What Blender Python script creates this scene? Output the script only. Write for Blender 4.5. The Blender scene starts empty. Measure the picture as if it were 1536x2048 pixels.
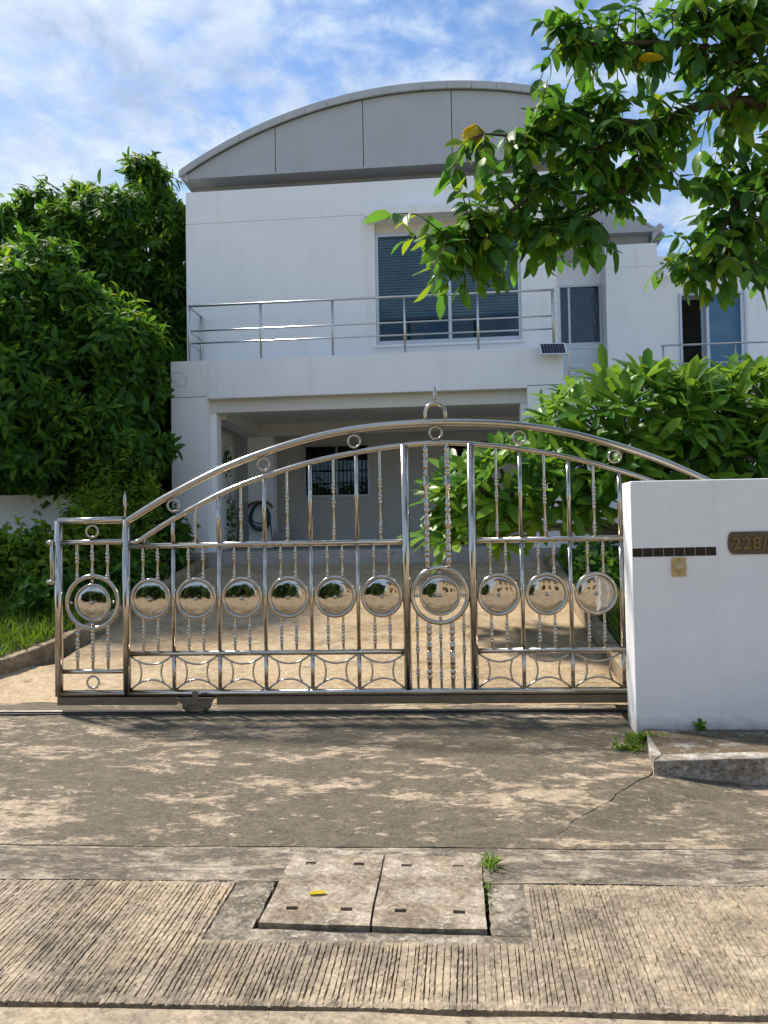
import bpy, bmesh, math, random
import numpy as np
from mathutils import Matrix, Vector
random.seed(7); rng = np.random.default_rng(7)
PI = math.pi
scene = bpy.context.scene
C = scene.collection

# ------------------------------------------------------------------ camera
FPX = 1500.0                                  # focal length in pixels of a 1536 x 2048 frame
CAM = np.array([0.0, 0.0, 1.6])
_d = np.array([136 / FPX, -39 / FPX, -1.0]); _d /= np.linalg.norm(_d)      # world +Y in camera space
_u = np.array([-0.02, 1.0, 0.0]); _u -= _d * _u.dot(_d); _u /= np.linalg.norm(_u)
_x = np.cross(_d, _u)
W2C = np.stack([_x, _d, _u], 1)
cd = bpy.data.cameras.new('camera')
cd.sensor_fit = 'VERTICAL'; cd.sensor_height = 24.0; cd.sensor_width = 18.0
cd.lens = FPX / 2048 * 24.0; cd.clip_start = 0.05; cd.clip_end = 3000
cam = bpy.data.objects.new('camera', cd); C.objects.link(cam)
M4 = np.eye(4); M4[:3, :3] = W2C.T; M4[:3, 3] = CAM
cam.matrix_world = Matrix(M4.tolist())
scene.camera = cam

# ------------------------------------------------------------------ sky, sun, exposure
SUN = np.array([-0.56, 0.33, 0.80]); SUN /= np.linalg.norm(SUN)
world = bpy.data.worlds.new('World'); scene.world = world; world.use_nodes = True
def build_world():
    nt = world.node_tree; n = nt.nodes; l = nt.links; n.clear()
    out = n.new('ShaderNodeOutputWorld'); bg = n.new('ShaderNodeBackground'); bg.inputs[1].default_value = 0.134
    sky = n.new('ShaderNodeTexSky'); sky.sky_type = 'NISHITA'; sky.sun_disc = False
    sky.sun_elevation = math.asin(SUN[2]); sky.sun_rotation = math.atan2(SUN[0], SUN[1])
    sky.air_density = 1.0; sky.dust_density = 0.6; sky.ozone_density = 1.5
    tc = n.new('ShaderNodeTexCoord'); sep = n.new('ShaderNodeSeparateXYZ'); l.new(tc.outputs['Generated'], sep.inputs[0])
    mx = n.new('ShaderNodeMath'); mx.operation = 'MAXIMUM'; l.new(sep.outputs[2], mx.inputs[0]); mx.inputs[1].default_value = 0.0
    ad = n.new('ShaderNodeMath'); ad.operation = 'ADD'; l.new(mx.outputs[0], ad.inputs[0]); ad.inputs[1].default_value = 0.22
    dx = n.new('ShaderNodeMath'); dx.operation = 'DIVIDE'; l.new(sep.outputs[0], dx.inputs[0]); l.new(ad.outputs[0], dx.inputs[1])
    dy = n.new('ShaderNodeMath'); dy.operation = 'DIVIDE'; l.new(sep.outputs[1], dy.inputs[0]); l.new(ad.outputs[0], dy.inputs[1])
    cb = n.new('ShaderNodeCombineXYZ'); l.new(dx.outputs[0], cb.inputs[0]); l.new(dy.outputs[0], cb.inputs[1]); cb.inputs[2].default_value = 3.7
    def noise(scale, detail, rough, dist, off):
        mp = n.new('ShaderNodeMapping'); mp.inputs['Location'].default_value = off; l.new(cb.outputs[0], mp.inputs[0])
        t = n.new('ShaderNodeTexNoise'); t.inputs['Scale'].default_value = scale; t.inputs['Detail'].default_value = detail
        t.inputs['Roughness'].default_value = rough; t.inputs['Distortion'].default_value = dist
        l.new(mp.outputs[0], t.inputs[0]); return t.outputs[0]
    a = noise(2.1, 5, 0.55, 0.35, (1.3, 0.4, 0)); b = noise(13.0, 5, 0.58, 0.25, (4.3, 2.4, 0))
    m = n.new('ShaderNodeMath'); m.operation = 'MULTIPLY_ADD'; l.new(b, m.inputs[0]); m.inputs[1].default_value = 0.62; l.new(a, m.inputs[2])
    r = n.new('ShaderNodeMapRange'); r.interpolation_type = 'SMOOTHSTEP'; l.new(m.outputs[0], r.inputs[0])
    r.inputs[1].default_value = 0.64; r.inputs[2].default_value = 0.94; r.inputs[3].default_value = 0.0; r.inputs[4].default_value = 0.93
    b2 = noise(5.5, 6, 0.65, 0.4, (8.0, 5.0, 2.0))
    cr = n.new('ShaderNodeValToRGB'); l.new(b2, cr.inputs[0])
    cr.color_ramp.elements[0].position = 0.36; cr.color_ramp.elements[0].color = (1.65, 2.1, 2.9, 1)
    cr.color_ramp.elements[1].position = 0.62; cr.color_ramp.elements[1].color = (2.85, 3.25, 3.85, 1)
    hs = n.new('ShaderNodeHueSaturation'); hs.inputs['Saturation'].default_value = 1.18; hs.inputs['Value'].default_value = 0.66
    l.new(sky.outputs[0], hs.inputs['Color'])
    mixn = n.new('ShaderNodeMix'); mixn.data_type = 'RGBA'; l.new(r.outputs[0], mixn.inputs[0])
    l.new(hs.outputs[0], mixn.inputs[6]); l.new(cr.outputs[0], mixn.inputs[7])
    l.new(mixn.outputs[2], bg.inputs[0]); l.new(bg.outputs[0], out.inputs[0])
build_world()
sd = bpy.data.lights.new('sun', 'SUN'); sd.energy = 3.4; sd.angle = math.radians(5.0); sd.color = (1.0, 0.93, 0.82)
so = bpy.data.objects.new('sun', sd); C.objects.link(so)
so.rotation_euler = Vector((-SUN).tolist()).to_track_quat('-Z', 'Y').to_euler()
so.location = (-6, 4, 12)
vs = scene.view_settings
vs.view_transform = 'Standard'; vs.look = 'None'; vs.gamma = 1.0; vs.use_curve_mapping = False; vs.exposure = 1.08
scene.render.engine = 'CYCLES'
cy = scene.cycles
cy.max_bounces = 7; cy.diffuse_bounces = 3; cy.glossy_bounces = 4; cy.transmission_bounces = 3; cy.transparent_max_bounces = 8; cy.caustics_reflective = False; cy.caustics_refractive = False

# ------------------------------------------------------------------ materials
class NT:
    def __init__(s, name):
        s.m = bpy.data.materials.new(name); s.m.use_nodes = True
        s.t = s.m.node_tree; s.n = s.t.nodes; s.l = s.t.links; s.n.clear()
        s.out = s.n.new('ShaderNodeOutputMaterial'); s.p = s.n.new('ShaderNodeBsdfPrincipled')
        s.l.new(s.p.outputs[0], s.out.inputs[0]); s.tc = s.n.new('ShaderNodeTexCoord')
    def noise(s, scale, detail=5, rough=0.55, dist=0.0, stretch=(1, 1, 1), off=(0, 0, 0), coord='Object'):
        mp = s.n.new('ShaderNodeMapping'); mp.inputs['Scale'].default_value = stretch; mp.inputs['Location'].default_value = off
        s.l.new(s.tc.outputs[coord], mp.inputs[0])
        t = s.n.new('ShaderNodeTexNoise'); t.inputs['Scale'].default_value = scale; t.inputs['Detail'].default_value = detail
        t.inputs['Roughness'].default_value = rough; t.inputs['Distortion'].default_value = dist
        s.l.new(mp.outputs[0], t.inputs[0]); return t.outputs[0]
    def ramp(s, v, stops):
        r = s.n.new('ShaderNodeValToRGB'); s.l.new(v, r.inputs[0]); e = r.color_ramp.elements
        while len(e) < len(stops): e.new(0.5)
        for i, (p, c) in enumerate(stops):
            e[i].position = p; e[i].color = (c, c, c, 1) if isinstance(c, (int, float)) else (*c, 1)
        return r.outputs[0]
    def mix(s, f, a, b, mode='MIX'):
        m = s.n.new('ShaderNodeMix'); m.data_type = 'RGBA'; m.blend_type = mode
        for i, v in ((0, f), (6, a), (7, b)):
            if isinstance(v, (int, float)): m.inputs[i].default_value = v if i == 0 else (v, v, v, 1)
            elif isinstance(v, tuple): m.inputs[i].default_value = (*v, 1)
            else: s.l.new(v, m.inputs[i])
        return m.outputs[2]
    def math(s, op, a, b=0.0, c=0.0):
        m = s.n.new('ShaderNodeMath'); m.operation = op
        for i, v in enumerate((a, b, c)):
            if isinstance(v, (int, float)): m.inputs[i].default_value = v
            else: s.l.new(v, m.inputs[i])
        return m.outputs[0]
    def bump(s, h, strength=0.3, dist=0.01, prev=None):
        b = s.n.new('ShaderNodeBump'); b.inputs['Strength'].default_value = strength; b.inputs['Distance'].default_value = dist
        s.l.new(h, b.inputs['Height'])
        if prev is not None: s.l.new(prev, b.inputs['Normal'])
        s.l.new(b.outputs[0], s.p.inputs['Normal']); return b.outputs[0]
    def set(s, color=None, rough=None, metal=None, spec=None):
        for k, v in (('Base Color', color), ('Roughness', rough), ('Metallic', metal), ('Specular IOR Level', spec)):
            if v is None: continue
            if isinstance(v, tuple): s.p.inputs[k].default_value = (*v, 1)
            elif isinstance(v, (int, float)): s.p.inputs[k].default_value = v
            else: s.l.new(v, s.p.inputs[k])
        return s.m

def m_paint(name, col=(0.875, 0.88, 0.89), dirt=0.06, bump=0.12, streak=True):
    t = NT(name)
    a = t.noise(1.3, 4, 0.6, 0, off=(3, 1, 2)); b = t.noise(6, 4, 0.6, 0, stretch=(1, 1, 0.08) if streak else (1, 1, 1))
    c = t.mix(t.ramp(a, [(0.35, 0.0), (0.75, 1.0)]), col, tuple(x * (1 - dirt) for x in col))
    c = t.mix(t.ramp(b, [(0.54, 0.0), (0.74, 0.6)]), c, tuple(x * y for x, y in zip(col, (1 - 2.4 * dirt, 1 - 2.6 * dirt, 1 - 3.2 * dirt))))
    t.bump(t.noise(16, 4, 0.62), bump, 0.012)
    return t.set(c, 0.62, 0, 0.3)

def m_plaster(name):
    t = NT(name); col = (0.87, 0.875, 0.885)
    a = t.noise(2.2, 6, 0.6, 0.3); c = t.mix(t.ramp(a, [(0.35, 0.0), (0.7, 1.0)]), col, (0.80, 0.805, 0.81))
    b = t.noise(7, 5, 0.62, 0, stretch=(1, 1, 0.10), off=(0.6, 0, 0))
    c = t.mix(t.ramp(b, [(0.56, 0.0), (0.72, 0.5)]), c, (0.72, 0.72, 0.71))
    sep = t.n.new('ShaderNodeSeparateXYZ'); t.l.new(t.tc.outputs['Object'], sep.inputs[0])
    low = t.math('MULTIPLY_ADD', t.noise(9, 4, 0.6), 0.16, sep.outputs[2])
    c = t.mix(t.ramp(low, [(0.16, 0.75), (0.27, 0.0)]), c, (0.40, 0.37, 0.31))
    h1 = t.ramp(t.noise(9, 3, 0.6, 2.2), [(0.46, 0.0), (0.50, 1.0), (0.54, 0.0)])
    nb = t.bump(h1, 0.30, 0.006); t.bump(t.noise(20, 4, 0.6, 0.8), 0.42, 0.010, nb)
    return t.set(c, 0.55, 0, 0.35)

def m_concrete(name, base, stain, amount=0.5, scale=1.4, stretch=(1, 1, 1), off=(0, 0, 0), edge=0.05, pale=(0.50, 0.46, 0.40), bumps=0.5, fine=1.0, patch2=0.35):
    """weathered concrete: base colour, hard-edged stain of algae, paler laitance, speckle"""
    t = NT(name)
    n1 = t.noise(scale, 7, 0.64, 0.35, stretch, off); n2 = t.noise(scale * 3.3, 6, 0.7, 0.6, stretch, (off[0] + 5, off[1], 0))
    n3 = t.noise(scale * 11, 5, 0.75, 0.3, stretch, (off[0] + 2, off[1] + 5, 0))
    comb = t.math('MULTIPLY_ADD', n3, 0.22, t.math('MULTIPLY_ADD', n2, patch2 * 0.8, t.math('MULTIPLY', n1, 0.78 - patch2 * 0.8)))
    lo = 0.5 + (0.5 - amount) * 0.32
    mask = t.ramp(comb, [(lo - edge, 0.0), (lo + edge, 1.0)])
    bc = t.mix(t.ramp(t.noise(scale * 2.1, 6, 0.6, 0, (1, 1, 1), (9, 2, 0)), [(0.35, 0.0), (0.7, 1.0)]), base, pale)
    gr = t.noise(46, 4, 0.75)
    sc = t.mix(t.ramp(t.noise(scale * 5, 4, 0.7, 0, (1, 1, 1), (2, 7, 0)), [(0.3, 0.0), (0.72, 1.0)]), stain, tuple(x * 1.5 for x in stain))
    col = t.mix(mask, bc, sc)
    fl = t.ramp(t.noise(scale * 6.5, 6, 0.75, 0.8, stretch, (off[0] + 11, off[1] + 3, 0)), [(0.605, 0.0), (0.63, 0.75)]); col = t.mix(fl, col, tuple(x * 1.02 for x in pale))
    dk = t.ramp(t.noise(scale * 8.5, 5, 0.7, 0.5, stretch, (off[0] + 17, off[1] + 9, 0)), [(0.60, 0.0), (0.66, 0.75)]); col = t.mix(dk, col, tuple(x * 0.8 for x in stain))
    col = t.mix(0.75 * fine, col, t.ramp(gr, [(0.25, 0.22), (0.5, 0.5), (0.75, 0.8)]), 'OVERLAY')
    mo = t.noise(13, 5, 0.7, 0.5, (1, 1.4, 1), (6, 6, 0)); col = t.mix(0.6 * fine, col, t.ramp(mo, [(0.3, 0.30), (0.5, 0.5), (0.7, 0.68)]), 'OVERLAY')
    sp = t.noise(150, 2, 0.5); col = t.mix(t.ramp(sp, [(0.68, 0.0), (0.74, 0.7)]), col, (0.56, 0.53, 0.47))
    sp2 = t.noise(60, 3, 0.5, 0, (1, 1, 1), (3, 3, 3)); col = t.mix(t.ramp(sp2, [(0.70, 0.0), (0.75, 0.9)]), col, (0.045, 0.04, 0.035))
    t.bump(t.noise(60, 4, 0.8), 0.75 * bumps, 0.008)
    return t.set(col, 0.9, 0, 0.25)

def m_metal(name, col=(0.76, 0.735, 0.70), rough=0.13, wav=0.04):
    t = NT(name); r = t.math('MULTIPLY_ADD', t.noise(25, 5, 0.65), 0.16, rough - 0.06)
    c = t.mix(t.ramp(t.noise(18, 6, 0.7), [(0.45, 0.0), (0.75, 1.0)]), col, tuple(x * 0.82 for x in col))
    t.bump(t.noise(7, 2), wav, 0.01)
    return t.set(c, r, 1.0)

def m_plain(name, col, rough=0.6, metal=0.0, var=0.15, scale=8, bump=0.1):
    t = NT(name); c = t.mix(t.ramp(t.noise(scale, 5, 0.6), [(0.3, 0.0), (0.7, 1.0)]), col, tuple(x * (1 - var) for x in col))
    if bump: t.bump(t.noise(scale * 6, 4, 0.6), bump, 0.004)
    return t.set(c, rough, metal, 0.35)

def m_glass(name, tint=(0.55, 0.66, 0.70), refl=(0.75, 0.86, 0.95), rough=0.01, wav=0.02, wscale=1.5, boost=0.0):
    t = NT(name); n = t.n; l = t.l
    tr = n.new('ShaderNodeBsdfTransparent'); tr.inputs[0].default_value = (*tint, 1)
    gl = n.new('ShaderNodeBsdfGlossy'); gl.inputs['Color'].default_value = (*refl, 1); gl.inputs['Roughness'].default_value = rough
    b = n.new('ShaderNodeBump'); b.inputs['Strength'].default_value = wav; b.inputs['Distance'].default_value = 0.02
    l.new(t.noise(wscale, 3), b.inputs['Height']); l.new(b.outputs[0], gl.inputs['Normal'])
    fr = n.new('ShaderNodeFresnel'); fr.inputs[0].default_value = 1.5
    f = t.math('ADD', fr.outputs[0], boost)
    mx = n.new('ShaderNodeMixShader'); l.new(f, mx.inputs[0]); l.new(tr.outputs[0], mx.inputs[1]); l.new(gl.outputs[0], mx.inputs[2])
    l.new(mx.outputs[0], t.out.inputs[0]); return t.m

def m_leaf(name, dark, mid, young, trans=0.35, rough=0.38, young_at=0.82, tcol=(0.30, 0.46, 0.03)):
    """leaf: random tone for every leaf, thin sheet that lets light through"""
    t = NT(name); n = t.n; l = t.l
    g = n.new('ShaderNodeNewGeometry'); oi = n.new('ShaderNodeObjectInfo')
    r = t.math('FRACT', t.math('ADD', g.outputs['Random Per Island'], oi.outputs['Random']))
    patch = t.noise(1.4, 3, 0.6)
    r2 = t.math('MULTIPLY_ADD', t.math('SUBTRACT', patch, 0.5), 0.7, r)
    c = t.ramp(r2, [(0.0, dark), (young_at - 0.25, mid), (young_at, young), (1.0, young)])
    t.set(c, rough, 0, 0.28)
    tl = n.new('ShaderNodeBsdfTranslucent'); l.new(t.mix(0.55, c, tcol), tl.inputs[0])
    nb = n.new('ShaderNodeBump'); nb.inputs['Strength'].default_value = 0.25; nb.inputs['Distance'].default_value = 0.01
    l.new(t.noise(30, 3), nb.inputs['Height']); l.new(nb.outputs[0], t.p.inputs['Normal'])
    mx = n.new('ShaderNodeMixShader'); mx.inputs[0].default_value = trans
    l.new(t.p.outputs[0], mx.inputs[1]); l.new(tl.outputs[0], mx.inputs[2]); l.new(mx.outputs[0], t.out.inputs[0])
    return t.m

MAT = {}
MAT['white'] = m_paint('white_wall_paint')
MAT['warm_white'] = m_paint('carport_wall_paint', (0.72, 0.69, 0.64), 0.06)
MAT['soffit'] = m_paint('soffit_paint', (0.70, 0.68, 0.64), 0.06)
MAT['gable'] = m_paint('gable_board_grey', (0.44, 0.455, 0.475), 0.08, 0.06)
MAT['gable_trim'] = m_plain('roof_rim_grey', (0.46, 0.47, 0.48), 0.4, 0.0, 0.12, 3)
MAT['gable_dark'] = m_plain('gable_joint_backing_board', (0.13, 0.13, 0.13), 0.7)  # dark backing board seen through the panel joints
MAT['strip'] = m_paint('clerestory_grey', (0.36, 0.355, 0.35), 0.1)
MAT['plaster'] = m_plaster('boundary_wall_plaster')
MAT['garden_wall'] = m_paint('garden_wall_paint', (0.70, 0.71, 0.73), 0.1)
MAT['steel'] = m_metal('polished_stainless_steel', (0.53, 0.485, 0.42), 0.15)
MAT['mirror'] = m_metal('mirror_polished_steel', (0.54, 0.50, 0.44), 0.04, 0.35)
MAT['rail_steel'] = m_metal('brushed_railing_steel', (0.62, 0.61, 0.60), 0.28, 0.02)
MAT['skirt'] = m_plain('gate_skirt_metal', (0.23, 0.19, 0.14), 0.5, 0.35, 0.3, 5)
MAT['bracket'] = m_plain('wheel_bracket_metal', (0.28, 0.25, 0.21), 0.42, 0.7, 0.4, 14)
MAT['rubber'] = m_plain('dark_steel_track', (0.06, 0.06, 0.065), 0.5, 0.5, 0.4, 10)
MAT['alu'] = m_plain('aluminium_frame', (0.56, 0.60, 0.65), 0.35, 0.3, 0.08, 4)
MAT['glass'] = m_glass('window_glass', (0.62, 0.74, 0.78))
MAT['pattern_glass'] = m_glass('patterned_glass', (0.26, 0.32, 0.35), rough=0.07, wav=0.9, wscale=9, boost=0.04)
MAT['blue_glass'] = m_glass('tinted_door_glass', (0.55, 0.72, 0.82), boost=0.03)
MAT['blind'] = m_plain('venetian_blind_slats', (0.50, 0.62, 0.67), 0.5, 0, 0.1, 3, 0)
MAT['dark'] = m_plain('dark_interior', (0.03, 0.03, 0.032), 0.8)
MAT['black_tile'] = m_plain('black_glazed_tile', (0.006, 0.006, 0.007), 0.22, 0, 0.3, 20, 0.03)
MAT['bell'] = m_plain('aged_gold_plastic', (0.56, 0.41, 0.18), 0.4, 0.25, 0.25, 30)
MAT['bell_btn'] = m_plain('cream_button', (0.60, 0.47, 0.27), 0.35, 0.0, 0.3, 40)
MAT['plate'] = m_plain('bronze_plate', (0.135, 0.105, 0.07), 0.5, 0.4, 0.3, 20)
MAT['digits'] = m_plain('bronze_digits', (0.21, 0.145, 0.065), 0.4, 0.6, 0.3, 60)
MAT['hose'] = m_plain('teal_hose_rubber', (0.012, 0.075, 0.075), 0.45)
MAT['brown'] = m_plain('brown_plastic', (0.16, 0.075, 0.035), 0.5)
MAT['beige'] = m_paint('beige_house_paint', (0.66, 0.53, 0.37), 0.08)
MAT['grille'] = m_plain('black_grille_paint', (0.018, 0.018, 0.02), 0.5)
MAT['solar'] = m_plain('solar_cell_blue', (0.012, 0.022, 0.05), 0.15, 0.2, 0.4, 60, 0)
MAT['white_plastic'] = m_plain('white_plastic', (0.70, 0.71, 0.71), 0.45, 0, 0.05)
MAT['bark'] = m_plain('tree_bark', (0.10, 0.075, 0.055), 0.9, 0, 0.5, 18, 0.6)
MAT['bark_grey'] = m_plain('grey_smooth_bark', (0.22, 0.20, 0.17), 0.8, 0, 0.4, 12, 0.4)
MAT['soil'] = m_plain('garden_soil', (0.085, 0.075, 0.04), 0.95, 0, 0.5, 6, 0.6)
MAT['ground'] = m_concrete('street_ground', (0.30, 0.25, 0.16), (0.10, 0.11, 0.04), 0.45, 0.4)
MAT['apron'] = m_concrete('apron_concrete', (0.336, 0.260, 0.176), (0.098, 0.082, 0.057), 0.62, 1.25, (0.7, 1.4, 1), (3.1, 0.4, 0), 0.022, (0.392, 0.316, 0.231), 0.9, 1.0, 0.48)
MAT['gutter'] = m_concrete('gutter_concrete', (0.290, 0.233, 0.167), (0.088, 0.073, 0.056), 0.56, 2.6, (0.6, 1.6, 1), (8.1, 3, 0), 0.05, (0.396, 0.339, 0.261), 0.8, 1.0, 0.5)
MAT['groove'] = m_concrete('tined_road_concrete', (0.370, 0.288, 0.189), (0.099, 0.083, 0.062), 0.42, 1.5, (1, 0.9, 1), (1.2, 8, 0), 0.09, (0.387, 0.318, 0.233), 0.8, 1.0, 0.5)
MAT['road'] = m_concrete('road_concrete', (0.353, 0.280, 0.189), (0.129, 0.103, 0.075), 0.38, 1.6, (1, 1, 1), (2.2, 5, 0), 0.10, (0.396, 0.327, 0.238))
MAT['frame'] = m_concrete('manhole_frame_mortar', (0.314, 0.261, 0.195), (0.090, 0.076, 0.057), 0.55, 4.0, (1, 1, 1), (7, 1, 0), 0.06, (0.446, 0.389, 0.314), 0.9, 1.0, 0.5)
MAT['cover'] = m_concrete('manhole_cover_concrete', (0.342, 0.275, 0.193), (0.135, 0.106, 0.074), 0.52, 3.4, (1, 1.2, 1), (3, 6, 0), 0.07, (0.450, 0.401, 0.336), 0.7, 1.0, 0.5)
MAT['drive'] = m_concrete('driveway_concrete', (0.396, 0.292, 0.175), (0.202, 0.148, 0.085), 0.42, 0.9, (0.6, 1.2, 1), (2, 1, 0), 0.06, (0.436, 0.339, 0.225), 0.9)
MAT['kerb'] = m_concrete('kerb_concrete', (0.365, 0.283, 0.179), (0.127, 0.096, 0.058), 0.45, 2.0, (1, 1, 1), (1, 4, 0), 0.1, (0.401, 0.333, 0.234))
MAT['pave'] = m_concrete('footpath_concrete', (0.38, 0.35, 0.30), (0.095, 0.072, 0.045), 0.72, 2.2, (1, 1.5, 1), (5.5, 2, 0), 0.05, (0.45, 0.42, 0.37))
MAT['kerb_pale'] = m_concrete('footpath_kerb_concrete', (0.42, 0.39, 0.34), (0.12, 0.095, 0.065), 0.50, 3.0, (1, 1, 2.0), (4, 2, 0.4), 0.07, (0.48, 0.45, 0.41), 0.8, 1.0, 0.5)
MAT['floor'] = m_concrete('carport_floor_screed', (0.46, 0.44, 0.41), (0.26, 0.24, 0.21), 0.4, 0.9, (1, 1, 1), (0, 0, 0), 0.15, (0.5, 0.48, 0.45), 0.3, 0.5)
MAT['leaf_near'] = m_leaf('branch_leaf', (0.018, 0.062, 0.022), (0.060, 0.160, 0.022), (0.12, 0.26, 0.018), 0.46, 0.40, 0.80, (0.19, 0.44, 0.04))
MAT['leaf_round'] = m_leaf('mango_leaf', (0.016, 0.058, 0.011), (0.062, 0.160, 0.014), (0.10, 0.22, 0.018), 0.46, 0.60, 0.9, (0.20, 0.42, 0.03))
MAT['leaf_front'] = m_leaf('garden_tree_leaf', (0.016, 0.062, 0.014), (0.064, 0.168, 0.016), (0.11, 0.24, 0.016), 0.46, 0.60, 0.9, (0.20, 0.42, 0.03))
MAT['leaf_young_sunlit'] = m_leaf('young_and_sunlit_leaf', (0.085, 0.185, 0.012), (0.15, 0.27, 0.014), (0.24, 0.36, 0.02), 0.46, 0.65, 0.8, (0.42, 0.52, 0.03))  # young leaves, and sunlit crown tops put into the colour
MAT['leaf_vine'] = m_leaf('vine_leaf', (0.045, 0.115, 0.010), (0.11, 0.215, 0.014), (0.20, 0.31, 0.02), 0.45, 0.5, 0.72)
MAT['leaf_plum'] = m_leaf('frangipani_leaf', (0.036, 0.125, 0.014), (0.105, 0.245, 0.022), (0.20, 0.36, 0.035), 0.42, 0.36, 0.80)
MAT['leaf_far'] = m_leaf('far_leaf', (0.012, 0.034, 0.010), (0.028, 0.065, 0.014), (0.06, 0.11, 0.015), 0.25, 0.5, 0.9)
MAT['leaf_yellow'] = m_leaf('yellow_leaf', (0.45, 0.33, 0.012), (0.50, 0.38, 0.015), (0.52, 0.42, 0.03), 0.25, 0.45, 0.9, (0.6, 0.5, 0.02))
MAT['grass'] = m_leaf('grass_blade', (0.035, 0.085, 0.006), (0.075, 0.155, 0.010), (0.16, 0.24, 0.02), 0.35, 0.5, 0.8)

# ------------------------------------------------------------------ mesh helpers
class MB:
    def __init__(s): s.v = []; s.f = []; s.sm = []
    def add(s, vs, fs, smooth=False):
        o = len(s.v); s.v += [tuple(map(float, p)) for p in vs]; s.f += [tuple(i + o for i in q) for q in fs]; s.sm += [smooth] * len(fs); return s
    def box(s, x0, x1, y0, y1, z0, z1):
        return s.add([(x0, y0, z0), (x1, y0, z0), (x1, y1, z0), (x0, y1, z0), (x0, y0, z1), (x1, y0, z1), (x1, y1, z1), (x0, y1, z1)],
                     [(3, 2, 1, 0), (4, 5, 6, 7), (0, 1, 5, 4), (1, 2, 6, 5), (2, 3, 7, 6), (3, 0, 4, 7)])
    def tube(s, pts, r, n=10, closed=False, caps=True):
        P = [np.array(p, float) for p in pts]; k = len(P); rad = r if hasattr(r, '__len__') else [r] * k
        ref = np.array([0, 1.0, 0]); rings = []; up = None
        for i in range(k):
            a = P[(i - 1) % k] if (closed or i > 0) else P[i]; b = P[(i + 1) % k] if (closed or i < k - 1) else P[i]
            t = b - a; t /= (np.linalg.norm(t) + 1e-12)
            if up is None:
                q = ref if abs(t.dot(ref)) < 0.9 else np.array([0, 0, 1.0]); up = q - t * q.dot(t)
            else: up = up - t * up.dot(t)
            up /= np.linalg.norm(up); w = np.cross(t, up)
            # mitre: widen on the bend so the tube keeps its width
            sc = 1.0
            if closed or 0 < i < k - 1:
                t1 = P[i] - P[(i - 1) % k]; t1 /= np.linalg.norm(t1) + 1e-12; c = abs(t1.dot(t)); sc = 1 / max(c, 0.5)
                bd = np.cross(t, np.cross(t1, t)); 
            rings.append([P[i] + rad[i] * (math.cos(2 * PI * j / n) * up + math.sin(2 * PI * j / n) * w) for j in range(n)])
        vs = [p for r_ in rings for p in r_]; fs = []
        m = k if closed else k - 1
        for i in range(m):
            a = i * n; b = ((i + 1) % k) * n
            for j in range(n): fs.append((a + j, a + (j + 1) % n, b + (j + 1) % n, b + j))
        s.add(vs, fs, True)
        if caps and not closed:
            o = len(s.v) - len(vs)
            s.f += [tuple(o + j for j in reversed(range(n))), tuple(o + (k - 1) * n + j for j in range(n))]; s.sm += [False, False]
        return s
    def lathe(s, prof, c=(0, 0, 0), axis='z', n=14):
        """prof: list of (radius, height along axis)"""
        vs = []; fs = []
        for r, h in prof:
            for j in range(n):
                a = 2 * PI * j / n; p, q = r * math.cos(a), r * math.sin(a)
                vs.append({'z': (c[0] + p, c[1] + q, c[2] + h), 'y': (c[0] + p, c[1] + h, c[2] - q), 'x': (c[0] + h, c[1] + p, c[2] + q)}[axis])
        for i in range(len(prof) - 1):
            for j in range(n): fs.append((i * n + j, i * n + (j + 1) % n, (i + 1) * n + (j + 1) % n, (i + 1) * n + j))
        return s.add(vs, fs, True)
    def ball(s, c, r, n=12, m=8, sy=1.0):
        return s.lathe([(max(r * math.sin(PI * i / m), 1e-5), -r * sy * math.cos(PI * i / m)) for i in range(m + 1)], c, 'y', n)
    def torus(s, c, R, r, N=40, n=10):
        return s.tube([(c[0] + R * math.cos(2 * PI * i / N), c[1], c[2] + R * math.sin(2 * PI * i / N)) for i in range(N)], r, n, True)
    def prism(s, poly, y0, y1):
        """polygon in xz, extruded along y"""
        n = len(poly); vs = [(x, y0, z) for x, z in poly] + [(x, y1, z) for x, z in poly]
        return s.add(vs, [tuple(range(n)), tuple(range(2 * n - 1, n - 1, -1))] + [((i + 1) % n, i, n + i, n + (i + 1) % n) for i in range(n)])
    def cells(s, us, vs_, h0, h1, hole, axes='xz'):
        """plate of cells with holes: us, vs_ = cut lines, hole(i, j) -> bool; extruded h0..h1 along the third axis"""
        def P(u, v, h): return (u, h, v) if axes == 'xz' else (u, v, h)
        A = len(us) - 1; B = len(vs_) - 1; solid = lambda i, j: 0 <= i < A and 0 <= j < B and not hole(i, j)
        for i in range(A):
            for j in range(B):
                if not solid(i, j): continue
                u0, u1, v0, v1 = us[i], us[i + 1], vs_[j], vs_[j + 1]
                s.add([P(u0, v0, h0), P(u1, v0, h0), P(u1, v1, h0), P(u0, v1, h0)], [(0, 1, 2, 3)])
                s.add([P(u0, v0, h1), P(u1, v0, h1), P(u1, v1, h1), P(u0, v1, h1)], [(3, 2, 1, 0)])
                for (di, dj, a, b) in ((-1, 0, (u0, v0), (u0, v1)), (1, 0, (u1, v1), (u1, v0)), (0, -1, (u1, v0), (u0, v0)), (0, 1, (u0, v1), (u1, v1))):
                    if not solid(i + di, j + dj): s.add([P(*a, h0), P(*b, h0), P(*b, h1), P(*a, h1)], [(0, 1, 2, 3)])
        return s
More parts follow.
